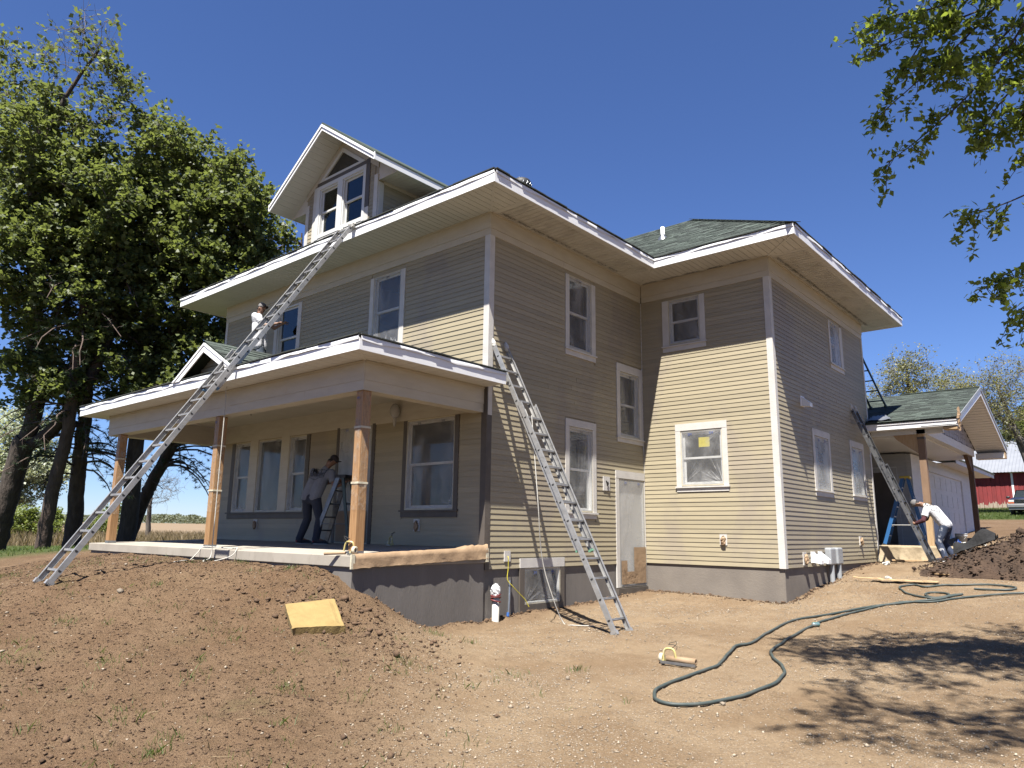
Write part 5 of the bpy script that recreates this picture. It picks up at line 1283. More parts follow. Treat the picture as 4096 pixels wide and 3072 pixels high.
def root_hit(root, o, d):
    key = root.name
    if key not in _BV:
        sh = [c for c in root.children if c.name.startswith('tshirt')][0]; me = sh.data
        _BV[key] = BVHTree.FromPolygons([v.co.copy() for v in me.vertices], [tuple(p.vertices) for p in me.polygons])
    h = _BV[key].ray_cast(o, d); return h[0]
_BV = {}
PF = .325
person('man in grey shirt and dark cap masking beside the front door', dict(
    pel=(-3.88, -.66, 1.22), chest=(-3.82, -.56, 1.54), neck=(-3.74, -.46, 1.76), head=(-3.68, -.38, 1.88),
    shL=(-3.99, -.58, 1.68), elL=(-3.98, -.30, 1.48), wrL=(-3.74, -.16, 1.52), hdL=(-3.66, -.13, 1.54),
    shR=(-3.60, -.44, 1.66), elR=(-3.46, -.46, 1.38), wrR=(-3.36, -.26, 1.50), hdR=(-3.32, -.18, 1.53),
    hipL=(-3.97, -.69, 1.15), hipR=(-3.79, -.62, 1.15), knL=(-4.05, -.60, .79), knR=(-3.72, -.56, .79), anL=(-4.13, -.70, PF+.09), anR=(-3.68, -.64, PF+.09),
    toeL=(-4.05, -.54, PF+.035), toeR=(-3.58, -.50, PF+.035)), (.94, .35, 0), (.55, .83, -.1), m_greyT, m_navyp, m_capd,
    back_text=(m_black, (('KLT', .13, .055), ('TRADES CO.', .055, .008), ('CONTRACTING', .032, -.035)), (-3.80, -.64, 1.60), (.94, .35, .0), (.05, .25, 1), (.33, -.92, .2)))
zr2 = 3.16+(2.998-.55)*.27
person('man in white shirt kneeling on the porch roof at the upper window', dict(
    pel=(-6.31, -.62, 4.56), chest=(-6.40, -.60, 5.02), neck=(-6.52, -.57, 5.31), head=(-6.49, -.54, 5.46),
    shL=(-6.62, -.42, 5.24), elL=(-6.42, -.22, 5.06), wrL=(-6.22, -.16, 5.14), hdL=(-6.15, -.13, 5.17),
    shR=(-6.36, -.76, 5.22), elR=(-6.18, -.62, 5.0), wrR=(-6.0, -.40, 5.06), hdR=(-5.93, -.34, 5.09),
    hipL=(-6.38, -.52, 4.44), hipR=(-6.26, -.64, 4.44), knL=(-6.26, -.40, zr2+.16), knR=(-6.10, -.62, zr2+.13), anL=(-6.62, -.52, zr2+.10), anR=(-6.50, -.76, zr2+.07),
    toeL=(-6.74, -.56, zr2+.06), toeR=(-6.62, -.80, zr2+.03)), (.45, -.85, 0), (.90, .42, .1), m_whiteT, m_camo, m_capg,
    back_text=(m_black, (('KLT', .09, .05), ('TRADES CO.', .04, .01)), (-6.62, -.66, 5.12), (.45, -.85, .0), (-.15, 0, 1), (-.85, -.5, .1)))
# stooping man holding the ladder
person('man in white shirt and jeans stooping to hold the far ladder', dict(
    pel=(4.66, 10.18, .90), chest=(4.46, 10.16, 1.20), neck=(4.28, 10.14, 1.32), head=(4.15, 10.12, 1.35),
    shL=(4.36, 10.30, 1.26), elL=(4.26, 10.34, 1.02), wrL=(4.10, 10.27, .93), hdL=(4.03, 10.24, .95),
    shR=(4.36, 9.98, 1.22), elR=(4.30, 9.84, .97), wrR=(4.11, 9.86, .90), hdR=(4.02, 9.88, .93),
    hipL=(4.68, 10.27, .84), hipR=(4.66, 10.08, .84), knL=(4.58, 10.32, .46), knR=(4.52, 10.04, .48), anL=(4.74, 10.32, gz(4.74, 10.32)+.10), anR=(4.62, 10.02, gz(4.62, 10.02)+.10),
    toeL=(4.58, 10.30, gz(4.6, 10.3)+.04), toeR=(4.46, 10.0, gz(4.46, 10.0)+.04)), (0, -1, 0), (-.85, -.15, -.5), m_whiteT, m_jeans, m_capg, sleeve_mat=m_maroon,
    back_text=(m_black, (('KLT', .09, .05), ('TRADES CO.', .04, .01)), (4.47, 10.02, 1.27), (.80, 0, -.55), (-.1, .9, .3), (.35, -.45, .8)))

# ------------------------------------------------------------------ small things on the ground and porch
# yellow foam pad on the bank
c = [Vector(q) for q in ((-.029, -3.543, -.33), (.309, -3.052, -.31), (.938, -3.348, -.575), (.643, -3.851, -.57))]
c = [Vector((q.x, q.y, gz(q.x, q.y)+.0)) for q in c]
nrm = (c[1]-c[0]).cross(c[3]-c[0]).normalized(); nrm = nrm if nrm.z > 0 else -nrm
fm = MB(); n = 14; V = []; rs = random.Random(2)
for lay in (0, 1):
    for i in range(n+1):
        for j in range(n+1):
            u, v = i/n, j/n; p = c[0]*(1-u)*(1-v)+c[1]*u*(1-v)+c[2]*u*v+c[3]*(1-u)*v
            e = min(u, 1-u, v, 1-v)*n; p = p+nrm*((.10 if lay else -.01)-(.016 if lay and e < 1 else 0))+Vector((rs.uniform(-.004, .004), rs.uniform(-.004, .004), rs.uniform(-.003, .003))); V.append(p)
m1 = (n+1)**2; idx2 = lambda l, i, j: l*m1+i*(n+1)+j
F = [(idx2(1, i, j), idx2(1, i+1, j), idx2(1, i+1, j+1), idx2(1, i, j+1)) for i in range(n) for j in range(n)]
for i in range(n): F += [(idx2(0, i, 0), idx2(0, i+1, 0), idx2(1, i+1, 0), idx2(1, i, 0)), (idx2(0, i, n), idx2(0, i+1, n), idx2(1, i+1, n), idx2(1, i, n)), (idx2(0, 0, i), idx2(0, 0, i+1), idx2(1, 0, i+1), idx2(1, 0, i)), (idx2(0, n, i), idx2(0, n, i+1), idx2(1, n, i+1), idx2(1, n, i))]
fo = MB().add(V, F, False).build('foam_pad', M('yellow_foam', (.37, .262, .100), .95, (.31, .215, .08), 5, bump=.7, bscale=55, bdist=.01, dirt=(.24, .165, .055), dscale=4, dlo=.6, dhi=.8), None, .012, 'thick square pad of yellow foam lying on the soil bank', 'foam pad')
# garden hose
HP = [(4.08,4.15),(3.89,3.59),(3.76,3.02),(3.9,1.7),(3.99,1.24),(4.06,.72),(4.0,.41),(4.11,-.05),(4.23,-.49),(4.31,-.81),(4.32,-1.23),(4.31,-1.71),(4.29,-2.05),(4.39,-2.33),(4.52,-2.49),(4.7,-2.5),(4.86,-2.32),(4.94,-2.12),(5.03,-1.77),(5.08,-1.23),(5.02,-.77),(4.93,-.47),(4.79,-.2),(4.58,.11),(4.46,.35),(4.41,.56),(4.35,1.02),(4.26,1.58),(4.17,2.54),(4.15,3.08),(4.2,3.74)]
pre = [(5.66,6.63),(6.12,6.59),(6.26,6.78),(6.17,6.93),(5.79,7.09),(5.33,6.96),(5.13,6.98),(4.87,6.77),(4.64,6.94),(4.5,6.83),(4.46,6.61),(4.64,6.21),(4.88,5.87),(5.12,5.72),(5.34,5.78),(5.56,6.13),(5.44,5.98),(5.25,5.76),(5.07,5.85),(5.01,6.03),(5.06,6.2),(5.22,6.21),(5.38,5.98),(5.32,5.65),(5.04,5.42),(4.6,5.0),(4.3,4.6)]
post = [(4.4,4.5),(4.65,5.09),(4.88,5.34),(5.24,5.35),(5.46,5.64),(5.68,5.89),(6.0,6.14),(6.41,6.37),(7.2,6.6),(8.2,6.7)]
pts = crom([(x, y, 0) for x, y in pre+HP+post], 7)
pts = [Vector((q.x+.004*math.sin(i*.7), q.y+.004*math.cos(i*.53), max(gz(q.x, q.y), float(H(q.x, q.y)[0]))+.02)) for i, q in enumerate(pts)]
zs_ = np.convolve([q.z for q in pts], np.ones(5)/5, 'same'); pts = [Vector((q.x, q.y, max(z, q.z-.012) if 2 < i < len(pts)-3 else q.z)) for i, (q, z) in enumerate(zip(pts, zs_))]
MB().tube(pts, .0175, 8).build('garden_hose', M('dusty_green_hose', (.040, .062, .060), .6, (.085, .098, .090), 5, bump=.1, bscale=40), None, label='dusty dark green garden hose looping across the gravel', cat='hose')
# drink can
cz = gz(4.18, 2.74)+.04
can = MB().lathe([(0, 0), (.024, .002), (.029, .012), (.031, .02), (.031, .105), (.025, .118), (.0, .116)], (4.16, 2.72, cz), (.55, .8, .0), 18).build('drink_can', M('silver_teal_can', (.62, .66, .66), .3, (.20, .45, .45), 14, lo=.45, hi=.55, metal=.6), None, label='empty drink can lying beside the green hose', cat='can')
# hand masking machines
def masker(label, o, ax, roll=True, tone_=None, tilt=0, flip=1, L=.30):
    """hand-held paper and tape dispenser: bar, frame handle, paper roll, tape wheel, wire guide"""
    o = Vector(o); ax = Vector(ax).normalized(); up = Vector((0, 0, 1)); sd = up.cross(ax).normalized()*flip
    def fr(a, b, c): return o+ax*a+sd*b+up*c
    m = M('yellow_masker_plastic', (.66, .55, .20), .5, (.52, .44, .18), 12, dirt=(.75, .73, .66), dscale=14, dlo=.5)
    r = empty('masking_machine', label, 'dispenser', tuple(o), 'hand masking machines')
    MB(fr).box(-.02, L+.03, -.075, -.045, .012, .024).box(-.02, L+.03, -.0755, -.0655, .0241, .040).build('cutting_blade', m_galv, r)
    h = MB(fr); h.tube(crom([(0, -.03, .02), (.0, -.03, .11), (.015, -.025, .155), (.05, -.02, .17), (.10, -.02, .168), (.13, -.02, .14), (.15, -.02, .05)], 5), .013, 8); h.box(-.012, .012, -.05, .05, .02, .05); h.build('handle', m, r)
    MB(fr).lathe([(.018, 0), (.034, 0), (.034, L*.92), (.018, L*.92)], fr(.02, .0, .058) if False else (.02, .0, .058), (1, 0, 0), 18) if False else None
    if roll:
        pr = MB(); pr.lathe([(.017, 0), (.036, .0), (.036, L*.95), (.017, L*.95), (.017, 0)], fr(.03, .0, .056), ax, 20); pr.build('paper_roll', m_kraft, r)
    tw = MB(); tw.lathe([(.03, 0), (.052, 0), (.052, .038), (.03, .038), (.03, 0)], fr(-.055, .0, .06), ax, 20); tw.build('tape_wheel', m_tape, r)
    MB(fr).tube([(.09, -.02, .165), (.13, -.02, .20), (.16, -.02, .23), (.13, .03, .245), (.06, .03, .225), (.05, .0, .21), (.12, -.03, .22), (.17, -.03, .20), (.16, -.03, .17)], .0035, 5, smooth=False).build('wire_guide', m_black, r)
    return r
masker('hand masking machine with a brown paper roll lying on the gravel', (3.80, -1.06, gz(3.85, -1.06)+.0), (1, .06, 0), L=.36)
mk = masker('masking machine with a long paper roll at the porch slab corner', (-.10, -2.52, .262), (-.95, -.30, 0), L=.12, roll=False)
MB().tube([(-.14, -2.60, .285), (-.42, -2.74, .27)], .02, 12).build('paper_roll', m_kraft, mk)
masker('dark masking machine left on the porch floor below the window', (-1.80, -.42, .322), (.9, -.4, 0), roll=False, L=.10)
# white drain pipe with plastic bag and red tape
pp = MB().lathe([(.057, -.12), (.057, .36), (.051, .36), (.051, .2)], (.14, .145, gz(.14, .145)), seg=20).build('drain_pipe', M('white_pvc', (.76, .74, .68), .45, (.66, .62, .54), 4), None, label='white standing drain pipe capped with taped plastic by the porch corner', cat='pipe')
bg = MB(); bg.ell((.14, .145, gz(.14, .145)+.45), (.078, .078, .12), None, 14, 10); rs = random.Random(8); bg.v = [tuple(q+rs.uniform(-.014, .014) for q in p) for p in bg.v]; bg.sm = [False]*len(bg.sm)
bg.build('plastic_bag', M('white_plastic_bag', (.74, .74, .75), .3, (.66, .66, .68), 9), pp)
tp = MB(); z = gz(.14, .145)
for k in range(3): tp.tube([(.14+.075*math.cos(a), .145+.075*math.sin(a), z+.40-.045*k+.018*math.sin(a+k*2)) for a in [i*math.pi/8 for i in range(17)]], .012, 6)
tp.build('red_tape', M('dark_red_tape', (.22, .05, .05), .5), pp)
cd = MB().tube([(.085, .51, gz(.08, .5)-.05), (.07, .55, -.5), (.035, .60, -.19)], .021, 12).build('conduit', m_galv, None, label='thin grey conduit leaning beside the white drain pipe', cat='conduit')
MB().tube([(.087, .505, gz(.08, .5)+.01), (.083, .515, gz(.08, .5)+.07)], .024, 12).build('blue_end', M('blue_tape', (.05, .16, .50), .5), cd)
MB().tube(crom([(.035, .545, .20), (.06, .53, .16), (.05, .54, .0), (.055, .52, -.17), (.10, .60, -.28), (.12, .75, -.40), (.14, .87, -.50), (.17, .94, -.62)], 6), .007, 6).build('power_cord', M('yellow_cord', (.72, .62, .06), .5), None, label='yellow power cord hanging from the outlet above the foundation', cat='cord')
# thin board, scraps, sticks
bz = lambda x, y: gz(x, y)
V = []; n = 16
for i in range(n+1):
    t = i/n; x, y = 3.42+1.58*t, 7.42-.25*t; zc = gz(x, y)+.045+.045*(1-t)**2; w = .10*(1 if t > .35 else .35+t*1.85)
    V += [(x, y-w, zc), (x, y+w, zc+.008), (x, y+w, zc-.004), (x, y-w, zc-.012)]
F = [(4*i+j, 4*i+(j+1) % 4, 4*i+4+(j+1) % 4, 4*i+4+j) for i in range(n) for j in range(4)]+[(0, 1, 2, 3), (4*n+3, 4*n+2, 4*n+1, 4*n)]
MB().add(V, F).build('board', m_pine, None, label='thin warped pale board lying on the ground before the soil pile', cat='board')
def wad(label, x, y, r, mat, name='paper_wad', cat='paper', dz=0):
    w = MB(); w.ell((x, y, gz(x, y)+r*.5+dz), (r, r*.8, r*.6), None, 10, 7); rs = random.Random(int(x*999)); w.v = [tuple(Vector(p)+Vector((rs.uniform(-.3, .3), rs.uniform(-.3, .3), rs.uniform(-.25, .3)))*r) for p in w.v]; w.sm = [False]*len(w.sm)
    return w.build(name, mat, None, label=label, cat=cat)
wad('crumpled white paper on the ground behind the thin board', 4.01, 7.69, .06, m_cloth)
wad('flattened pale scrap by the end corner of the house', 3.42, 10.0, .075, m_cloth)
MB().obox((4.92, 7.95, pz_(4.92, 7.95)+.05), Vector((.13, -.06, 0)), Vector((.012, .025, 0)), (0, .0, .008)).build('wood_scrap', m_pine, None, label='short pine offcut on the front of the dark soil pile', cat='wood scrap')
# bucket on the patio edge
bk = MB().lathe([(0, 0), (.115, 0), (.14, .30), (.147, .30), (.147, .33), (.137, .33), (.115, .02)], (4.27, 14.2, .385), seg=24).build('bucket', M('grey_white_bucket', (.62, .62, .62), .5, (.52, .52, .52), 5), None, label='pale grey paint bucket standing on the back patio', cat='bucket')
MB().tube([(4.27+.147*math.cos(a), 14.2+.147*math.sin(a), .385+.27) for a in [i*math.pi/10 for i in range(21)]], .008, 5).build('rim_band', m_white, bk)
MB().tube(crom([(4.13, 14.2, .69), (4.16, 14.07, .60), (4.27, 14.04, .54), (4.38, 14.07, .60), (4.41, 14.2, .69)], 5), .004, 5).build('bail_handle', m_galv, bk)
# black cloth thrown over the pile, dark tarps and rags at the patio
def sheet(name, label, cat, pts_fn, nu, nv, mat):
    V = [pts_fn(i/nu, j/nv) for i in range(nu+1) for j in range(nv+1)]; F = [(i*(nv+1)+j, i*(nv+1)+j+1, (i+1)*(nv+1)+j+1, (i+1)*(nv+1)+j) for i in range(nu) for j in range(nv)]
    return MB().add(V, F, True).build(name, mat, None, label=label, cat=cat)
m_blk = M('black_fabric', (.006, .006, .007), .9, (.014, .014, .016), 8, bump=.9, bscale=7, bdist=.05)
def tarp(u, v):
    x = 5.02+.72*u; y = 8.70+.50*v+.25*u; base = pz_(x, y)+.09; zl = .46+.28*u
    return (x, y, max(base+.02, zl-.22*(1-math.sin(math.pi*min(max(v, 0), 1)))*.9+.08*math.sin(u*9+v*4)+.06*math.sin(v*11+u*5)-.10*(v < .12)))
sheet('black_cloth', 'black cloth draped over the top of the soil pile', 'cloth', tarp, 22, 14, m_blk)
def tarp2(u, v): x = 4.42+.85*u; y = 11.05+.9*v; return (x, y, max(gz(x, y)+.02, .16+.14*math.sin(u*5+v*3)**2+.06*math.sin(v*11+u*2)))
sheet('dark_tarp', 'dark bunched tarpaulin beside the patio edge behind the stooping man', 'tarpaulin', tarp2, 18, 16, m_blk)
def rag2(u, v): x = 4.35+.6*u; y = 12.9+.5*v; return (x, y, .40+.10*abs(math.sin(u*7+v*4))*abs(math.sin(v*9+1)))
sheet('white_rags', 'heap of white rags on the patio in front of the bucket', 'rags', rag2, 16, 12, m_cloth)
jg = MB().lathe([(0, 0), (.085, .0), (.09, .02), (.09, .19), (.06, .24), (.03, .26), (.03, .29), (0, .29)], (4.50, 12.3, gz(4.5, 12.3)+.05), seg=18).build('blue_jug', M('blue_plastic_jug', (.03, .10, .42), .35), None, label='blue plastic jug beside the dark tarpaulin', cat='jug')
MB().tube(crom([(4.53, 12.23, gz(4.5, 12.3)+.30), (4.59, 12.20, gz(4.5, 12.3)+.27), (4.58, 12.22, gz(4.5, 12.3)+.17)], 4), .01, 6).build('handle', M('blue_handle', (.03, .1, .42), .4), jg)

# ------------------------------------------------------------------ vegetation
def leaf_mat(name, c1, c2, trans=.35, rough=.55):
    m, t, b, o = _nodes(name)
    at = t.nodes.new('ShaderNodeAttribute'); at.attribute_name = 'tone'
    col = nmix(t, at.outputs['Fac'], tuple(x*.66 for x in c1), tuple(x*.64 for x in c2))
    t.links.new(col, b.inputs['Base Color']); b.inputs['Roughness'].default_value = rough; b.inputs['Specular IOR Level'].default_value = .35
    tr = t.nodes.new('ShaderNodeBsdfTranslucent'); t.links.new(nmix(t, .55, col, tuple(min(1, x*y) for x, y in zip(c2, (2.0, 2.0, 1.0)))), tr.inputs['Color'])
    mx = t.nodes.new('ShaderNodeMixShader'); mx.inputs[0].default_value = trans
    t.links.new(b.outputs[0], mx.inputs[1]); t.links.new(tr.outputs[0], mx.inputs[2]); t.links.new(mx.outputs[0], o.inputs[0]); return m
m_bark = M('dark_bark', (.060, .045, .036), .95, (.105, .082, .066), 9, (1, 1, .3), bump=1.0, bscale=14, bstretch=(1, 1, .25), bdist=.05)
m_twig = M('grey_twig_bark', (.21, .185, .16), .9, (.13, .11, .095), 6, (1, 1, .4), bump=.5, bscale=20, bdist=.02)
m_pbark = M('pine_bark', (.085, .058, .045), .95, (.14, .10, .08), 7, (1, 1, .4), bump=1.0, bscale=12, bstretch=(1, 1, .4), bdist=.05)
m_leafA = leaf_mat('maple_leaf', (.052, .076, .024), (.150, .180, .070), .36)
m_needle = leaf_mat('pine_needle', (.020, .042, .018), (.050, .080, .030), .1)
m_pale = leaf_mat('pale_new_leaf', (.28, .33, .23), (.42, .45, .37), .3)
m_olive = leaf_mat('olive_new_leaf', (.13, .14, .06), (.24, .235, .12), .3)
m_elm = leaf_mat('elm_leaf', (.060, .100, .022), (.19, .235, .055), .5)
m_bush = leaf_mat('bush_leaf', (.10, .14, .03), (.19, .23, .06), .3)
m_far = leaf_mat('hazed_wood_leaf', (.085, .10, .06), (.125, .14, .09), .2)  # greyed leaf colour carries the aerial haze of distance
m_dryg = leaf_mat('dry_grass_blade', (.19, .14, .08), (.31, .24, .145), .2)
m_grass = leaf_mat('grass_blade', (.05, .095, .016), (.125, .17, .042), .3)
def unit(n, rng):
    v = rng.normal(size=(n, 3)); return v/np.linalg.norm(v, axis=1, keepdims=True)
def leaves(name, P, size, mat, parent, rng, elong=1.0, var=.35, up=.35, kind=None, sun=True):
    n = len(P); a = unit(n, rng); b = unit(n, rng); b[:, 2] += 0; nrm = unit(n, rng); nrm[:, 2] = np.abs(nrm[:, 2])+up; nrm /= np.linalg.norm(nrm, axis=1, keepdims=True)
    a = np.cross(nrm, a); a /= np.linalg.norm(a, axis=1, keepdims=True)+1e-9; b = np.cross(nrm, a)
    s = size*(1+var*rng.uniform(-1, 1, (n, 1))); L = s*elong
    fold = nrm*s*.12
    V = np.stack([P-a*L*.5, P+b*s*.42-a*L*.05+fold, P+a*L*.5, P-b*s*.42-a*L*.05+fold], 1).reshape(-1, 3)
    F = np.arange(n*4).reshape(n, 4)
    o = link(name, fastmesh(name, V, F, False, rng.uniform(0, 1, n)), mat, parent)
    if kind: tag(o, kind=kind)
    return o
def path(p0, p1, rng, n=6, wob=.08, arch=.1):
    p0, p1 = np.array(p0, float), np.array(p1, float); L = np.linalg.norm(p1-p0); t = np.linspace(0, 1, n+1)[:, None]
    k = rng.normal(size=(n+1, 3))*L*wob*np.sin(np.pi*t); P = p0+(p1-p0)*t+k*.5; P[:, 2] += arch*L*np.sin(np.pi*t[:, 0]); return P
def grow(trunks, crowns, rng, r_min=.012, twl=(.35, .9), ktw=6, bare=False, arch=.10, wob=.09, rscale=1.0, tw_r=.006, down=0.):
    """trunks: list of (points, radii). crowns: (centre, radii, n, leafiness). Limbs reach from the nearest limb to points spread through the crown"""
    mb = MB(); mt = MB(); nodes = []; rad = []
    for P, R in trunks:
        Q = crom(P, 5); R_ = np.interp(np.linspace(0, 1, len(Q)), np.linspace(0, 1, len(R)), R)
        wv = [Vector((q.x+rng.normal()*R_[i]*.06, q.y+rng.normal()*R_[i]*.06, q.z)) for i, q in enumerate(Q)]
        mt.tube(wv, list(R_), 12); st = int(len(wv)*.35) if P is trunks[0][0] else 0
        nodes += [tuple(q) for q in wv[st:]]; rad += list(R_[st:])
    tg = []
    for c, r, n, lf in crowns:
        d = unit(n, rng)*(rng.uniform(0, 1, (n, 1))**(1/2.4)); tg += [(np.array(c)+d[i]*np.array(r), lf) for i in range(n)]
    N0 = np.array(nodes); base = np.array(nodes[0])
    tg.sort(key=lambda q: np.min(np.linalg.norm(N0-q[0], axis=1)))
    NA = np.array(nodes); RA = np.array(rad); clusters = []
    for p, lf in tg:
        d = np.linalg.norm(NA-p, axis=1)+np.clip(NA[:, 2]-p[2]+.1, 0, None)*1.2-RA*4
        i = int(np.argmin(d)); L = np.linalg.norm(NA[i]-p)
        if L < .05: continue
        Q = path(NA[i], p, rng, 5, wob, arch); r0 = min(RA[i]*.7, (.008+.016*L)*rscale); r0 = max(r0, r_min); R = np.linspace(r0, max(tw_r, r0*.35), 6)
        mb.tube([Vector(q) for q in Q], list(R), 6 if r0 > .03 else 5, cap=False)
        NA = np.vstack([NA, Q[2:]]); RA = np.r_[RA, R[2:]]
        for k in range(ktw):
            v = unit(1, rng)[0]; v[2] = v[2]*.8+.15-down; v /= np.linalg.norm(v); q0 = Q[rng.integers(2, 6)]; L2 = rng.uniform(*twl); q1 = q0+v*L2
            W = path(q0, q1, rng, 3, .12, -.03); mb.tube([Vector(q) for q in W], [tw_r*1.2, tw_r, tw_r*.8, tw_r*.5], 3, cap=False)
            clusters.append((W, lf))
    return mt, mb, clusters
def scatter(clusters, m, sp, rng):
    out = []
    for W, lf in clusters:
        n = rng.poisson(m*lf)
        if n == 0: continue
        t = rng.uniform(.25, 1.08, n); i = np.clip((t*3).astype(int), 0, 2); f = (t*3-i)[:, None]; out.append(W[i]*(1-f)+W[i+1]*f+rng.normal(size=(n, 3))*sp)
    return np.concatenate(out) if out else np.zeros((0, 3))
def tree(label, trunks, crowns, leafmat, m, size, sp, seed, bark=None, name='maple_tree', cat='tree', group=None, elong=1.1, **kw):
    rng = np.random.default_rng(seed); b = trunks[0][0][0]; root = empty(name, label, cat, b, group)
    mt, mb, cl = grow(trunks, crowns, rng, **kw); mt.build('trunk', bark or m_bark, root); mb.build('branches', m_twig, root)
    P = scatter(cl, m, sp, rng)
    if len(P): leaves('crown', P, size, leafmat, root, rng, elong)
    return root
# the two big maples at the left
tree('big forked maple with bare upper branches at the left edge', [
    ([(-20.95, -1.31, -.5), (-20.6, -1.25, .5), (-20.24, -1.21, 1.51), (-19.92, -1.19, 2.47), (-19.58, -1.13, 3.35)], [.42, .36, .33, .32, .34]),
    ([(-19.58, -1.13, 3.2), (-19.23, -1.07, 4.23), (-18.95, -1.2, 5.6), (-19.1, -1.6, 8.0), (-19.4, -2.0, 11.0), (-19.2, -2.2, 14.0)], [.25, .24, .22, .18, .13, .06]),
    ([(-19.58, -1.13, 3.2), (-19.23, -.78, 3.4), (-18.6, -.5, 4.0), (-17.8, -.1, 5.2), (-17.2, .2, 7.5), (-16.9, -.2, 10.0)], [.24, .22, .21, .19, .15, .08]),
    ([(-19.3, -2.0, 10.5), (-18.9, -2.1, 13.0), (-18.2, -1.8, 15.0), (-17.2, -1.3, 16.6)], [.12, .10, .07, .03])],
    [((-19.4, -2.4, 13.2), (2.7, 2.2, 2.3), 85, .6), ((-20.9, -3.0, 16.2), (1.9, 1.8, 2.2), 34, .35), ((-17.2, -1.2, 11.1), (2.5, 2.2, 2.2), 90, 1.1), ((-18.4, -2.5, 9.2), (2.5, 1.8, 1.9), 75, 1.1), ((-18.2, -1.0, 7.2), (2.2, 1.8, 1.6), 46, .9), ((-18.6, -1.5, 5.6), (2.1, 1.5, 1.3), 40, .8), ((-17.6, -1.6, 16.6), (1.5, 1.2, 1.5), 34, .07), ((-16.9, -.8, 14.8), (1.2, 1.2, 1.3), 24, .25)],
    m_leafA, 25, .15, .086, 5, group='maples left of the house', ktw=6)
tree('rounded leafy maple between the pines and the house', [
    ([(-18.6, 2.0, -.4), (-18.4, 1.9, 3.0), (-17.9, 1.6, 6.0), (-17.2, 1.4, 9.0), (-16.8, 1.2, 12.0)], [.30, .26, .22, .16, .07]),
    ([(-18.0, 1.7, 5.6), (-16.9, 2.2, 7.6), (-15.9, 2.6, 9.6), (-15.2, 2.8, 11.5)], [.17, .14, .10, .05])],
    [((-17.15, .86, 13.2), (2.1, 1.9, 2.0), 70, .6), ((-15.6, 2.5, 11.9), (1.9, 1.7, 2.0), 75, .62), ((-14.1, 3.0, 10.8), (1.3, 1.2, 1.5), 40, .75), ((-16.3, 1.1, 10.3), (2.5, 2.0, 2.3), 90, 1.1), ((-17.6, .5, 8.4), (2.1, 1.8, 1.9), 60, 1.1), ((-15.2, 2.5, 8.9), (1.9, 1.6, 1.8), 70, 1.1), ((-17.9, 2.0, 6.7), (1.8, 1.4, 1.3), 40, .9), ((-17.0, 1.2, 5.3), (2.2, 1.4, 1.1), 40, .8), ((-15.0, 3.2, 6.6), (1.5, 1.3, 1.2), 34, .9)],
    m_leafA, 26, .15, .086, 6, group='maples left of the house', ktw=6)
# pines
def pine(label, trunk, R, tufts, seed, blen=(1.2, 2.8), ntuft=9, droop=.35, size=.16):
    rng = np.random.default_rng(seed); root = empty('pine_tree', label, 'tree', trunk[0], 'pines by the porch'); mb = MB()
    Q = crom(trunk, 6); Rr = np.interp(np.linspace(0, 1, len(Q)), np.linspace(0, 1, len(R)), R); mb.tube([Vector((q.x+rng.normal()*.012, q.y+rng.normal()*.012, q.z)) for q in Q], list(Rr), 12)
    zs = np.array([q.z for q in Q]); C_ = []
    for (z0, z1, n, az) in tufts:
        for k in range(n):
            z = rng.uniform(z0, z1); i = int(np.argmin(abs(zs-z))); p = np.array(Q[i]); a = rng.uniform(*az); L = rng.uniform(*blen); d = np.array([math.cos(a), math.sin(a), rng.uniform(-.25, .25)])
            t = np.linspace(0, 1, 7)[:, None]; B = p+d*L*t; B[:, 2] += (-droop*L*t[:, 0]**2+.10*L*np.sin(np.pi*t[:, 0])); B += rng.normal(size=B.shape)*.05*t
            mb.tube([Vector(q) for q in B], list(np.linspace(.035, .009, 7)*(.6+L*.25)), 5, cap=False)
            for s in range(ntuft):
                tt = rng.uniform(.35, 1.0); j = min(int(tt*6), 5); f = tt*6-j; q = B[j]*(1-f)+B[j+1]*f; e = q+unit(1, rng)[0]*rng.uniform(.08, .4); C_.append(e); mb.tube([Vector(q), Vector((q+e)/2+rng.normal(size=3)*.02), Vector(e)], [.006, .005, .004], 3, cap=False)
    mb.build('trunk', m_pbark, root)
    C_ = np.array(C_); nb = 26; n = len(C_)*nb; c = np.repeat(C_, nb, 0); d = unit(n, rng); d[:, 2] = d[:, 2]*.8+.1; L = size*rng.uniform(.6, 1.2, (n, 1)); s = np.cross(d, unit(n, rng)); s /= np.linalg.norm(s, axis=1, keepdims=True)+1e-9; w = .0065
    V = np.stack([c-s*w, c+s*w, c+d*L], 1).reshape(-1, 3); link('crown', fastmesh('crown', V, np.arange(n*3).reshape(n, 3), False, rng.uniform(0, 1, n)), m_needle, root)
tau = 2*math.pi
pine('leaning pine trunk nearer the big forked maple', [(-19.04, -.35, -.45), (-18.83, -.43, .65), (-18.5, -.47, 1.85), (-18.21, -.45, 2.71), (-17.94, -.45, 3.57), (-17.73, -.52, 4.51), (-17.47, -.64, 5.8), (-17.2, -.7, 8.5)], [.24, .21, .20, .19, .185, .18, .16, .10], [(2.2, 5.5, 16, (0, tau)), (5.0, 8.4, 22, (0, tau))], 21)
pine('straight pine trunk left of the porch corner', [(-20.02, .8, -.4), (-19.73, .68, 1.12), (-19.48, .54, 2.49), (-19.25, .43, 3.63), (-19.1, .38, 4.27), (-18.93, .27, 5.22), (-18.73, .08, 6.59), (-18.5, 0, 9.5)], [.29, .25, .235, .22, .21, .20, .17, .10], [(1.9, 4.6, 24, (-1.2, 1.6)), (4.0, 9.4, 30, (0, tau))], 22, (1.4, 3.2))
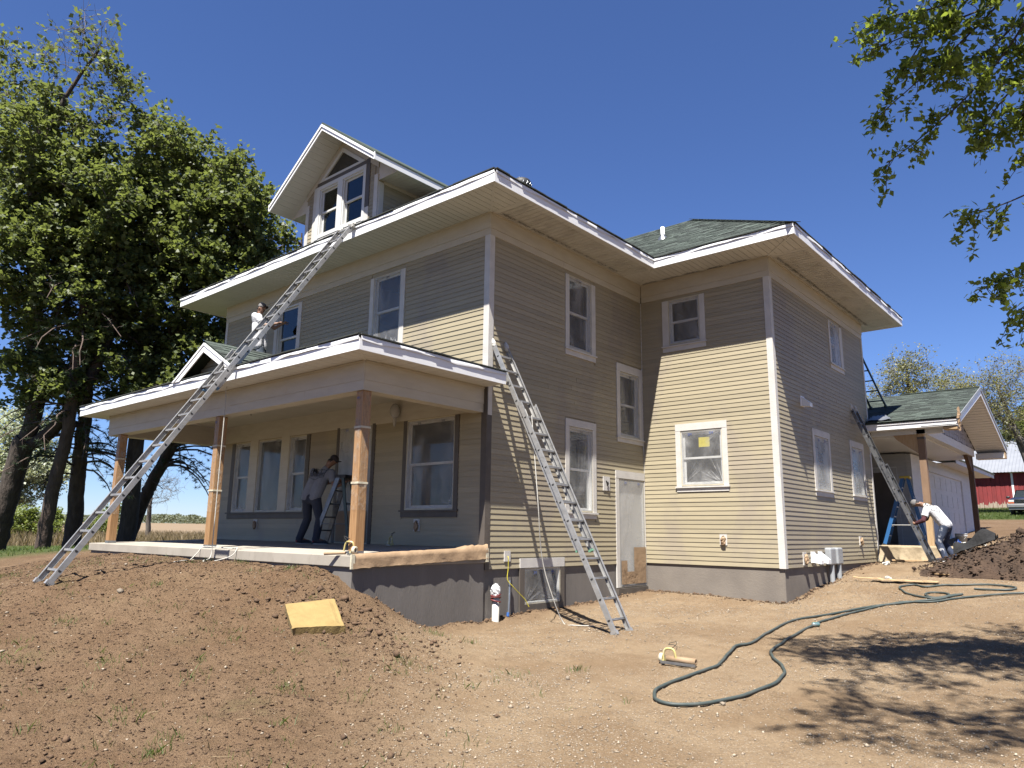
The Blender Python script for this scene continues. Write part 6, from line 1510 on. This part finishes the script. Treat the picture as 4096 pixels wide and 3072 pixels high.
pine('dark pine leaning right behind the front porch posts', [(-21.9, 3.2, -.5), (-21.48, 3.36, .6), (-21.04, 3.47, 1.63), (-20.67, 3.59, 2.35), (-20.17, 3.78, 3.27), (-19.66, 3.97, 4.19), (-19.05, 4.19, 5.33), (-18.2, 4.6, 8.5), (-17.4, 5.2, 11.6)], [.28, .25, .235, .225, .21, .19, .17, .13, .05], [(2.6, 4.6, 16, (-.6, 1.6)), (2.9, 4.2, 8, (.3, 1.2)), (4.5, 11.5, 54, (0, tau))], 23, (1.4, 3.6))
pine('short pine whose needles show beside the house corner', [(-16.9, 7.4, -.3), (-16.6, 7.2, 4.0), (-16.4, 6.9, 8.0), (-16.2, 6.4, 12.2)], [.22, .17, .12, .03], [(1.6, 4.6, 22, (-2.6, .4)), (6.0, 12.0, 46, (0, tau))], 24, (.8, 2.2))
# further trees at the left
tree('pale silvery flowering tree behind the pines', [([(-45.6, 5.7, -.4), (-45.2, 5.7, 1.2), (-44.6, 5.8, 3.0), (-44.3, 5.9, 5.0)], [.22, .18, .12, .05])], [((-44.2, 5.9, 3.6), (3.4, 3.0, 2.6), 90, 1.0), ((-44.6, 5.0, 6.0), (2.6, 2.4, 1.8), 40, .9)], m_pale, 26, .16, .15, 31, m_twig, name='flowering_tree', twl=(.5, 1.2))
tree('thin bare tree standing in the dry grass beyond the porch', [([(-38.9, 11.5, -.45), (-38.66, 11.3, 1.2), (-38.45, 11.2, 2.18), (-38.2, 11.2, 3.4)], [.17, .14, .11, .04])], [((-38.1, 11.2, 3.2), (2.1, 1.9, 1.4), 60, 0.0)], m_olive, 0, .1, .1, 32, m_twig, name='bare_tree', twl=(.4, 1.0), rscale=.8)
tree('bare sapling in the dry grass near the porch wall', [([(-39.5, 16.2, -.45), (-39.5, 16.2, .8), (-39.45, 16.2, 2.2)], [.04, .03, .012])], [((-39.5, 16.2, 1.5), (.5, .5, .8), 14, 0.0)], m_olive, 0, .1, .1, 33, m_twig, name='sapling', twl=(.15, .4), rscale=.4, tw_r=.005)
for k, (lab, c, r, n) in enumerate((('low green bush at the far left edge', (-36.8, 3.6, .7), (1.9, 1.6, 1.0), 40), ('green bush just right of the far left one', (-36.0, 5.0, .6), (1.4, 1.3, .9), 30), ('yellow-green bush behind the porch corner post', (-46.3, 11.6, .8), (1.9, 1.8, 1.2), 40))):
    tree(lab, [([(c[0], c[1], -.4), (c[0], c[1], .2), (c[0], c[1], .6)], [.06, .05, .02])], [(c, r, n, 1.0)], m_bush, 26, .10, .09, 40+k, m_twig, name='bush', cat='bush', group='bushes at the field edge', twl=(.25, .6))
# trees behind the back porch roof
R5 = 'half-leafed trees behind the back porch'
def rtree(label, base, crowns, seed, mat=None, m=9, lf=.115, tr=.3, limbs=()):
    b = Vector(base); c = Vector(crowns[0][0]); tr_ = [([tuple(b), tuple(b*.6+c*.4), tuple(b*.3+c*.7), tuple(c)], [tr, tr*.8, tr*.55, tr*.2])]+list(limbs)
    tree(label, tr_, crowns, mat or m_olive, m, lf, .13, seed, m_twig, name='shade_tree', group=R5, twl=(.5, 1.3), ktw=7, rscale=1.0)
rtree('olive tree with flat spreading top nearest the house end', (-3.6, 48, 1.6), [((-3.7, 47.9, 12.2), (2.1, 1.9, 1.5), 46, 1), ((-4.7, 47.5, 10.4), (2.0, 1.8, 1.6), 46, 1), ((-2.6, 48.4, 9.8), (2.0, 1.8, 1.9), 46, .9)], 51)
rtree('lower olive tree right of the flat-topped one', (-1.8, 53, 1.8), [((-2.2, 53.4, 11.6), (2.2, 1.9, 1.7), 50, .9), ((-.6, 52.6, 9.8), (2.0, 1.8, 1.9), 46, .9)], 52)
rtree('large grey half-bare tree above the porch gable', (3.2, 52, 1.9), [((1.2, 50.6, 11.2), (2.6, 2.2, 1.9), 76, .45), ((-.3, 49.4, 10.2), (2.0, 1.7, 1.7), 50, .5), ((1.3, 50.4, 8.6), (2.0, 1.8, 2.0), 60, .6), ((3.4, 52, 11.0), (2.2, 2, 2.2), 40, .4)], 53, limbs=[([(2.9, 51.5, 5.5), (2.0, 50.8, 7.6), (.9, 50.2, 9.2), (-.2, 49.6, 10.6)], [.2, .17, .12, .05])])
rtree('dark green tree at the right edge above the barn roof', (2.0, 76, 2.8), [((.9, 75, 10.6), (2.5, 2.1, 2.0), 60, 1.6), ((2.8, 75.5, 12.4), (2.4, 2.1, 2.1), 40, 1.6)], 54, m_leafA, 26, .18)
# overhanging tree at the right, trunk out of the frame
rng = np.random.default_rng(71)
ot = empty('overhanging_tree', 'leafy drooping branches hanging in from the upper right', 'tree', (12.6, -2.2, -.9))
tr = [([(12.6, -2.2, -1.0), (12.5, -2.2, 1.5), (12.2, -2.2, 3.8), (11.4, -2.0, 6.0), (10.2, -1.8, 7.6), (8.8, -1.8, 8.2)], [.30, .27, .24, .19, .13, .06]), ([(12.2, -2.2, 3.8), (11.2, -1.2, 5.4), (9.8, -.4, 6.2), (8.6, -.15, 6.4)], [.15, .12, .08, .035]), ([(12.3, -2.2, 3.0), (11.0, -.8, 4.0), (9.6, .2, 4.2), (8.5, .3, 4.1)], [.12, .09, .06, .03]), ([(12.4, -2.2, 2.4), (10.8, -.6, 3.2), (9.4, .4, 3.4), (8.4, .45, 3.4)], [.1, .07, .05, .025])]
mt, mb, cl = grow(tr, [((8.3, -2.6, 7.9), (2.2, 1.9, 1.3), 70, .9), ((7.0, -2.9, 7.4), (1.3, 1.1, .8), 34, .8), ((9.6, -1.0, 7.6), (1.6, 1.5, 1.2), 40, .9), ((10.2, .2, 5.6), (1.2, 1.0, 1.2), 30, .8), ((9.0, -5.6, 7.8), (2.0, 1.7, 1.1), 60, .9), ((11.6, -4.6, 8.6), (2.6, 2.6, 2.0), 80, 1.6), ((13.4, -1.0, 8.4), (2.6, 2.6, 2.4), 70, 1.8), ((12.6, .8, 5.6), (1.8, 1.6, 1.8), 50, 1.6)], rng, ktw=6, twl=(.3, .7), down=.25)  # last dense crowns lie out of frame, added to block sky light on walls
SPR = [[(8.28,-.32,6.57),(7.53,-.79,5.89),(7.02,-1.16,5.64),(6.57,-1.5,5.45)],[(8.28,-.32,6.57),(7.68,-.57,5.57),(7.23,-.81,4.99),(6.79,-1.07,4.54),(6.55,-1.22,4.34)],[(8.08,-.47,6.45),(7.41,-.84,5.69),(6.96,-1.09,5.19),(6.57,-1.33,4.81)],[(8.3,-.14,5.96),(7.84,-.37,5.33),(7.5,-.54,4.87),(7.3,-.62,4.52)],[(7.9,-.65,6.57),(7.25,-1.05,5.94),(6.84,-1.35,5.78),(6.64,-1.5,5.68)],[(8.5,.3,4.4),(8.11,.12,4.34),(7.69,-.16,4.06),(7.38,-.38,3.91),(7.15,-.56,3.8)],[(8.4,.4,3.6),(8.02,.25,3.59),(7.6,-.05,3.36),(7.33,-.23,3.19),(7.12,-.39,3.06)],[(8.4,.45,3.4),(7.97,.31,3.22),(7.55,.02,2.94),(7.35,-.13,2.84)],[(8.5,.3,4.3),(8.14,.08,4.59),(7.83,-.13,4.41),(7.6,-.34,4.46)],[(8.6,-.1,6.3),(8.12,-.1,5.21),(7.8,-.31,4.95),(7.6,-.42,4.75)],[(8.6,-.1,6.3),(8.0,-.35,6.0),(7.6,-.6,5.6),(7.35,-.75,5.3),(7.15,-.85,5.2)],[(8.2,-.3,6.5),(7.7,-.7,6.2),(7.2,-1.0,5.9),(6.9,-1.2,5.4),(6.75,-1.3,5.15)]]
for k, S in enumerate(SPR):
    side = k in (5, 6, 7, 8)
    Q = crom([Vector(p)+Vector(rng.normal(size=3)*.02) for p in S], 6); mb.tube(Q, list(np.linspace(.014, .004, len(Q))), 5, cap=False); A = np.array([tuple(q) for q in Q])
    for i in range(26 if not side else 18):
        t = rng.uniform(.22, 1.0); j = min(int(t*(len(A)-1)), len(A)-2); q = A[j]; v = unit(1, rng)[0]; fw = A[j+1]-A[j]; v = v*.75+fw/np.linalg.norm(fw)*.6; v[2] -= .35; v /= np.linalg.norm(v); W = path(q, q+v*rng.uniform(.14, .46), rng, 3, .1, -.04)
        mb.tube([Vector(w) for w in W], [.004, .0035, .003, .002], 3, cap=False); cl.append((W, 1.15 if not side else .95))
mt.build('trunk', m_bark, ot); mb.build('branches', m_bark, ot)
P = scatter(cl, 18, .035, rng); leaves('crown', P, .050, m_elm, ot, rng, 1.6, up=.1)
# far wood across the field, dry grass strip, lawns, tufts: nobody could count these
rng = np.random.default_rng(81)
n = 60000; ang = np.radians(rng.uniform(136, 172, n)); rad = rng.uniform(330, 520, n); tx_ = rad*np.cos(ang); ty_ = rad*np.sin(ang)
hh = .6*(4.0+5.5*np.clip(fbm(ang*60, rad*.004, 1, 4, 88)+.5, 0, 1))*(.6+.8*np.clip(fbm(ang*9, rad*.001, 1, 3, 90)+.5, 0, 1)); zz = H(tx_, ty_)+hh*rng.uniform(0, 1, n)**.7
o = leaves('distant_wood', np.stack([tx_, ty_, zz], -1), .8, m_far, None, rng, 1.0); tag(o, kind='stuff')
def blades(name, X_, Y_, h, w, mat, rng, lean=.35, kind='stuff', Zf=None):
    n = len(X_); Z_ = (Zf or G)(X_, Y_); a = rng.uniform(0, tau, n); c, s = np.cos(a), np.sin(a); hh = h*rng.uniform(.5, 1.15, n); l = rng.normal(size=(n, 2))*lean*hh[:, None]
    b = np.stack([X_, Y_, Z_-.01], -1); sv = np.stack([c*w, s*w, 0*c], -1); md = b+np.stack([l[:, 0]*.35, l[:, 1]*.35, hh*.55], -1); tp = b+np.stack([l[:, 0], l[:, 1], hh], -1)
    V = np.stack([b-sv, b+sv, md+sv*.7, tp, md-sv*.7], 1).reshape(-1, 3); o = link(name, fastmesh(name, V, np.arange(n*5).reshape(n, 5), False, rng.uniform(0, 1, n)), mat); tag(o, kind=kind); return o
n = 30000; ang = np.radians(rng.uniform(132, 178, n)); rad = 29+36*rng.uniform(0, 1, n)**1.3; X_, Y_ = -2+rad*np.cos(ang), rad*np.sin(ang)
keep = X_ < -22; blades('dry_grass', X_[keep], Y_[keep], .72, .012, m_dryg, rng, .3)
n = 26000; X_ = rng.uniform(-30, -10.3, n); Y_ = rng.uniform(-9, 14, n); keep = (X_+fbm(X_, Y_, .35, 3, 33)*1.4 < -10.6); blades('left_lawn_grass', X_[keep], Y_[keep], .10, .008, m_grass, rng, .5)
n = 26000; X_ = rng.uniform(-9, 9, n); Y_ = rng.uniform(38.4, 60, n); keep = sm(38.3, 39.2, Y_+fbm(X_, Y_, .35, 3, 33)*1.2) > .5; blades('right_lawn_grass', X_[keep], Y_[keep], .12, .011, m_grass, rng, .5)
# weedy tufts scattered on the bare soil
TF = [(-1.5, -3.2), (-2.2, -2.95), (-3.3, -3.15), (-2.9, -3.3), (-.9, -2.95), (-.4, -2.9), (-4.5, -5.3), (-1.9, -4.3), (.6, -4.9), (1.1, -5.2), (2.6, -6.2), (2.3, -6.0), (3.2, -5.9), (.2, -5.6), (1.9, -4.7), (.9, -1.9), (1.3, -1.6), (2.0, -3.3), (2.9, -2.6), (3.2, -1.9), (-1.4, -5.5), (-.6, -6.2), (2.5, -4.4), (3.4, -4.7), (1.6, -6.0), (.0, -4.3)]
XX, YY = [], []
for (x, y) in TF:
    k = int(rng.uniform(20, 70)); s = rng.uniform(.04, .14); XX += list(x+rng.normal(size=k)*s); YY += list(y+rng.normal(size=k)*s)
for i in range(150):
    x, y = rng.uniform(-6, 4.5), rng.uniform(-7, -2.7)
    if x > .1 or y < -2.75: k = int(rng.uniform(3, 14)); XX += list(x+rng.normal(size=k)*.05); YY += list(y+rng.normal(size=k)*.05)
blades('soil_grass_tufts', np.array(XX), np.array(YY), .08, .0026, m_grass, rng, .55)

# ------------------------------------------------------------------ clods, pebbles, straw on the ground
m_clod = M('soil_clod', (.150, .092, .053), .95, (.105, .062, .034), 14, bump=.6, bscale=60, piece=.25)
m_peb = M('pale_pebble', (.42, .35, .265), .8, (.30, .24, .175), 20, piece=.35)
m_straw = M('dry_stalk', (.32, .245, .145), .8, (.23, .165, .09), 10, piece=.2)
ico = bmesh.new(); bmesh.ops.create_icosphere(ico, subdivisions=1, radius=1); IV20 = np.array([v.co[:] for v in ico.verts]); IF20 = np.array([[v.index for v in f.verts] for f in ico.faces]); ico.free()
OV8 = np.array([(1,0,0),(0,1,0),(-1,0,0),(0,-1,0),(0,0,1),(0,0,-1)], float); OF8 = np.array([(0,1,4),(1,2,4),(2,3,4),(3,0,4),(1,0,5),(2,1,5),(3,2,5),(0,3,5)])
def stones(name, X_, Y_, R_, mat, rng, flat=.6, Zf=G, sink=.25, tiny=False):
    IV, IF = (OV8, OF8) if tiny else (IV20, IF20)
    n = len(X_); k = len(IV); J_ = IV[None]*(1+rng.uniform(-.45, .45, (n, k, 1))); sc = np.stack([R_*rng.uniform(.7, 1.3, n), R_*rng.uniform(.7, 1.3, n), R_*flat*rng.uniform(.7, 1.2, n)], -1)[:, None]
    a = rng.uniform(0, tau, n); c, s = np.cos(a)[:, None], np.sin(a)[:, None]; q = J_*sc; V = np.stack([q[..., 0]*c-q[..., 1]*s, q[..., 0]*s+q[..., 1]*c, q[..., 2]], -1); V += np.stack([X_, Y_, Zf(X_, Y_)+R_*flat*(1-sink*2)], -1)[:, None]
    F = (IF[None]+np.arange(n)[:, None, None]*k).reshape(-1, 3); o = link(name, fastmesh(name, V.reshape(-1, 3), F, False, np.repeat(rng.uniform(0, 1, n), len(IF))), mat); tag(o, kind='stuff'); return o
def inhouse(x, y): return ((x < .1) & (y > -2.7) & (x > -9.1)) | ((x < 3.0) & (y > 5.0) & (x > -9))
n = 60000; X_ = rng.uniform(-7.5, 4.5, n); Y_ = rng.uniform(-8, -2.7, n)+0; keep = (gravel_w(X_, Y_) < rng.uniform(0, 1, n)) & ~inhouse(X_, Y_); X_, Y_ = X_[keep], Y_[keep]
stones('soil_clods', X_, Y_, np.clip(rng.lognormal(-5.3, .55, len(X_)), .002, .035), m_clod, rng, .8, tiny=True)
n = 1500; X_ = rng.normal(.55, .8, n); Y_ = rng.normal(-2.95, .42, n); keep = ~inhouse(X_, Y_); stones('bank_clods', X_[keep], Y_[keep], np.clip(rng.lognormal(-5.0, .75, keep.sum()), .003, .055), m_clod, rng, .75)
n = 7000; X_ = rng.uniform(4.3, 9.0, n); Y_ = rng.uniform(7.0, 10.6, n); pa = pileA(X_, Y_); keep = pa > .02; stones('pile_clods', X_[keep], Y_[keep], np.clip(rng.lognormal(-4.9, .8, keep.sum()), .003, .08), m_pile, rng, .8, Zf=lambda x, y: H(x, y)-.05+pileA(x, y)+.075)
n = 110000; X_ = rng.uniform(.5, 10.5, n); Y_ = rng.uniform(-7.8, 8.0, n); keep = (gravel_w(X_, Y_)*np.clip(fbm(X_, Y_, .9, 3, 101)*2.2+.62, 0, 1) > rng.uniform(0, 1, n)) & ~inhouse(X_, Y_) & (pileA(X_, Y_) < .01)
stones('gravel_pebbles', X_[keep], Y_[keep], np.clip(rng.lognormal(-5.2, .42, keep.sum()), .0025, .02), m_peb, rng, .75, tiny=True)
n = 900; X_ = rng.uniform(-7, 4, n); Y_ = rng.uniform(-7.5, -2.75, n); keep = ~inhouse(X_, Y_); stones('scattered_pebbles', X_[keep], Y_[keep], np.clip(rng.lognormal(-5.0, .5, keep.sum()), .003, .025), m_peb, rng, .6)
n = 2600; t = rng.uniform(0, 1, n); X_ = np.where(t < .4, rng.exponential(.05, n)+.02, np.where(t < .65, rng.uniform(0, 2.95, n), 2.96+rng.exponential(.06, n))); Y_ = np.where(t < .4, rng.uniform(-2.4, 5.0, n), np.where(t < .65, 5.0-rng.exponential(.06, n), rng.uniform(5.0, 10.9, n)))
stones('foot_of_wall_crumbs', X_, Y_, np.clip(rng.lognormal(-5.0, .65, n), .003, .04), m_clod, rng, .8)
sb = MB()
for i in range(520):
    x, y = rng.uniform(-6, 7.5), rng.uniform(-7.2, 7)
    if inhouse(np.array([x]), np.array([y]))[0]: continue
    a = rng.uniform(0, tau); L = rng.uniform(.03, .16); e = (x+math.cos(a)*L, y+math.sin(a)*L); sb.tube([(x, y, gz(x, y)+.006), ((x+e[0])/2, (y+e[1])/2, gz((x+e[0])/2, (y+e[1])/2)+.014), (*e, gz(*e)+.006)], .0022, 3, cap=False)
tag(sb.build('straw_stalks', m_straw), kind='stuff')
# a few single stones one can pick out
for lab, x, y, r in (('rounded tan stone against the loop of the hose', 5.0, -2.17, .028), ('pale stone on the bank below the long ladder', -1.9, -4.75, .06), ('grey stone alone on the gravel before the house', 3.35, -2.3, .03)):
    o = stones('stone', np.array([x]), np.array([y]), np.array([r]), m_peb, rng, .7); del o['kind']; tag(o, lab, 'stone')
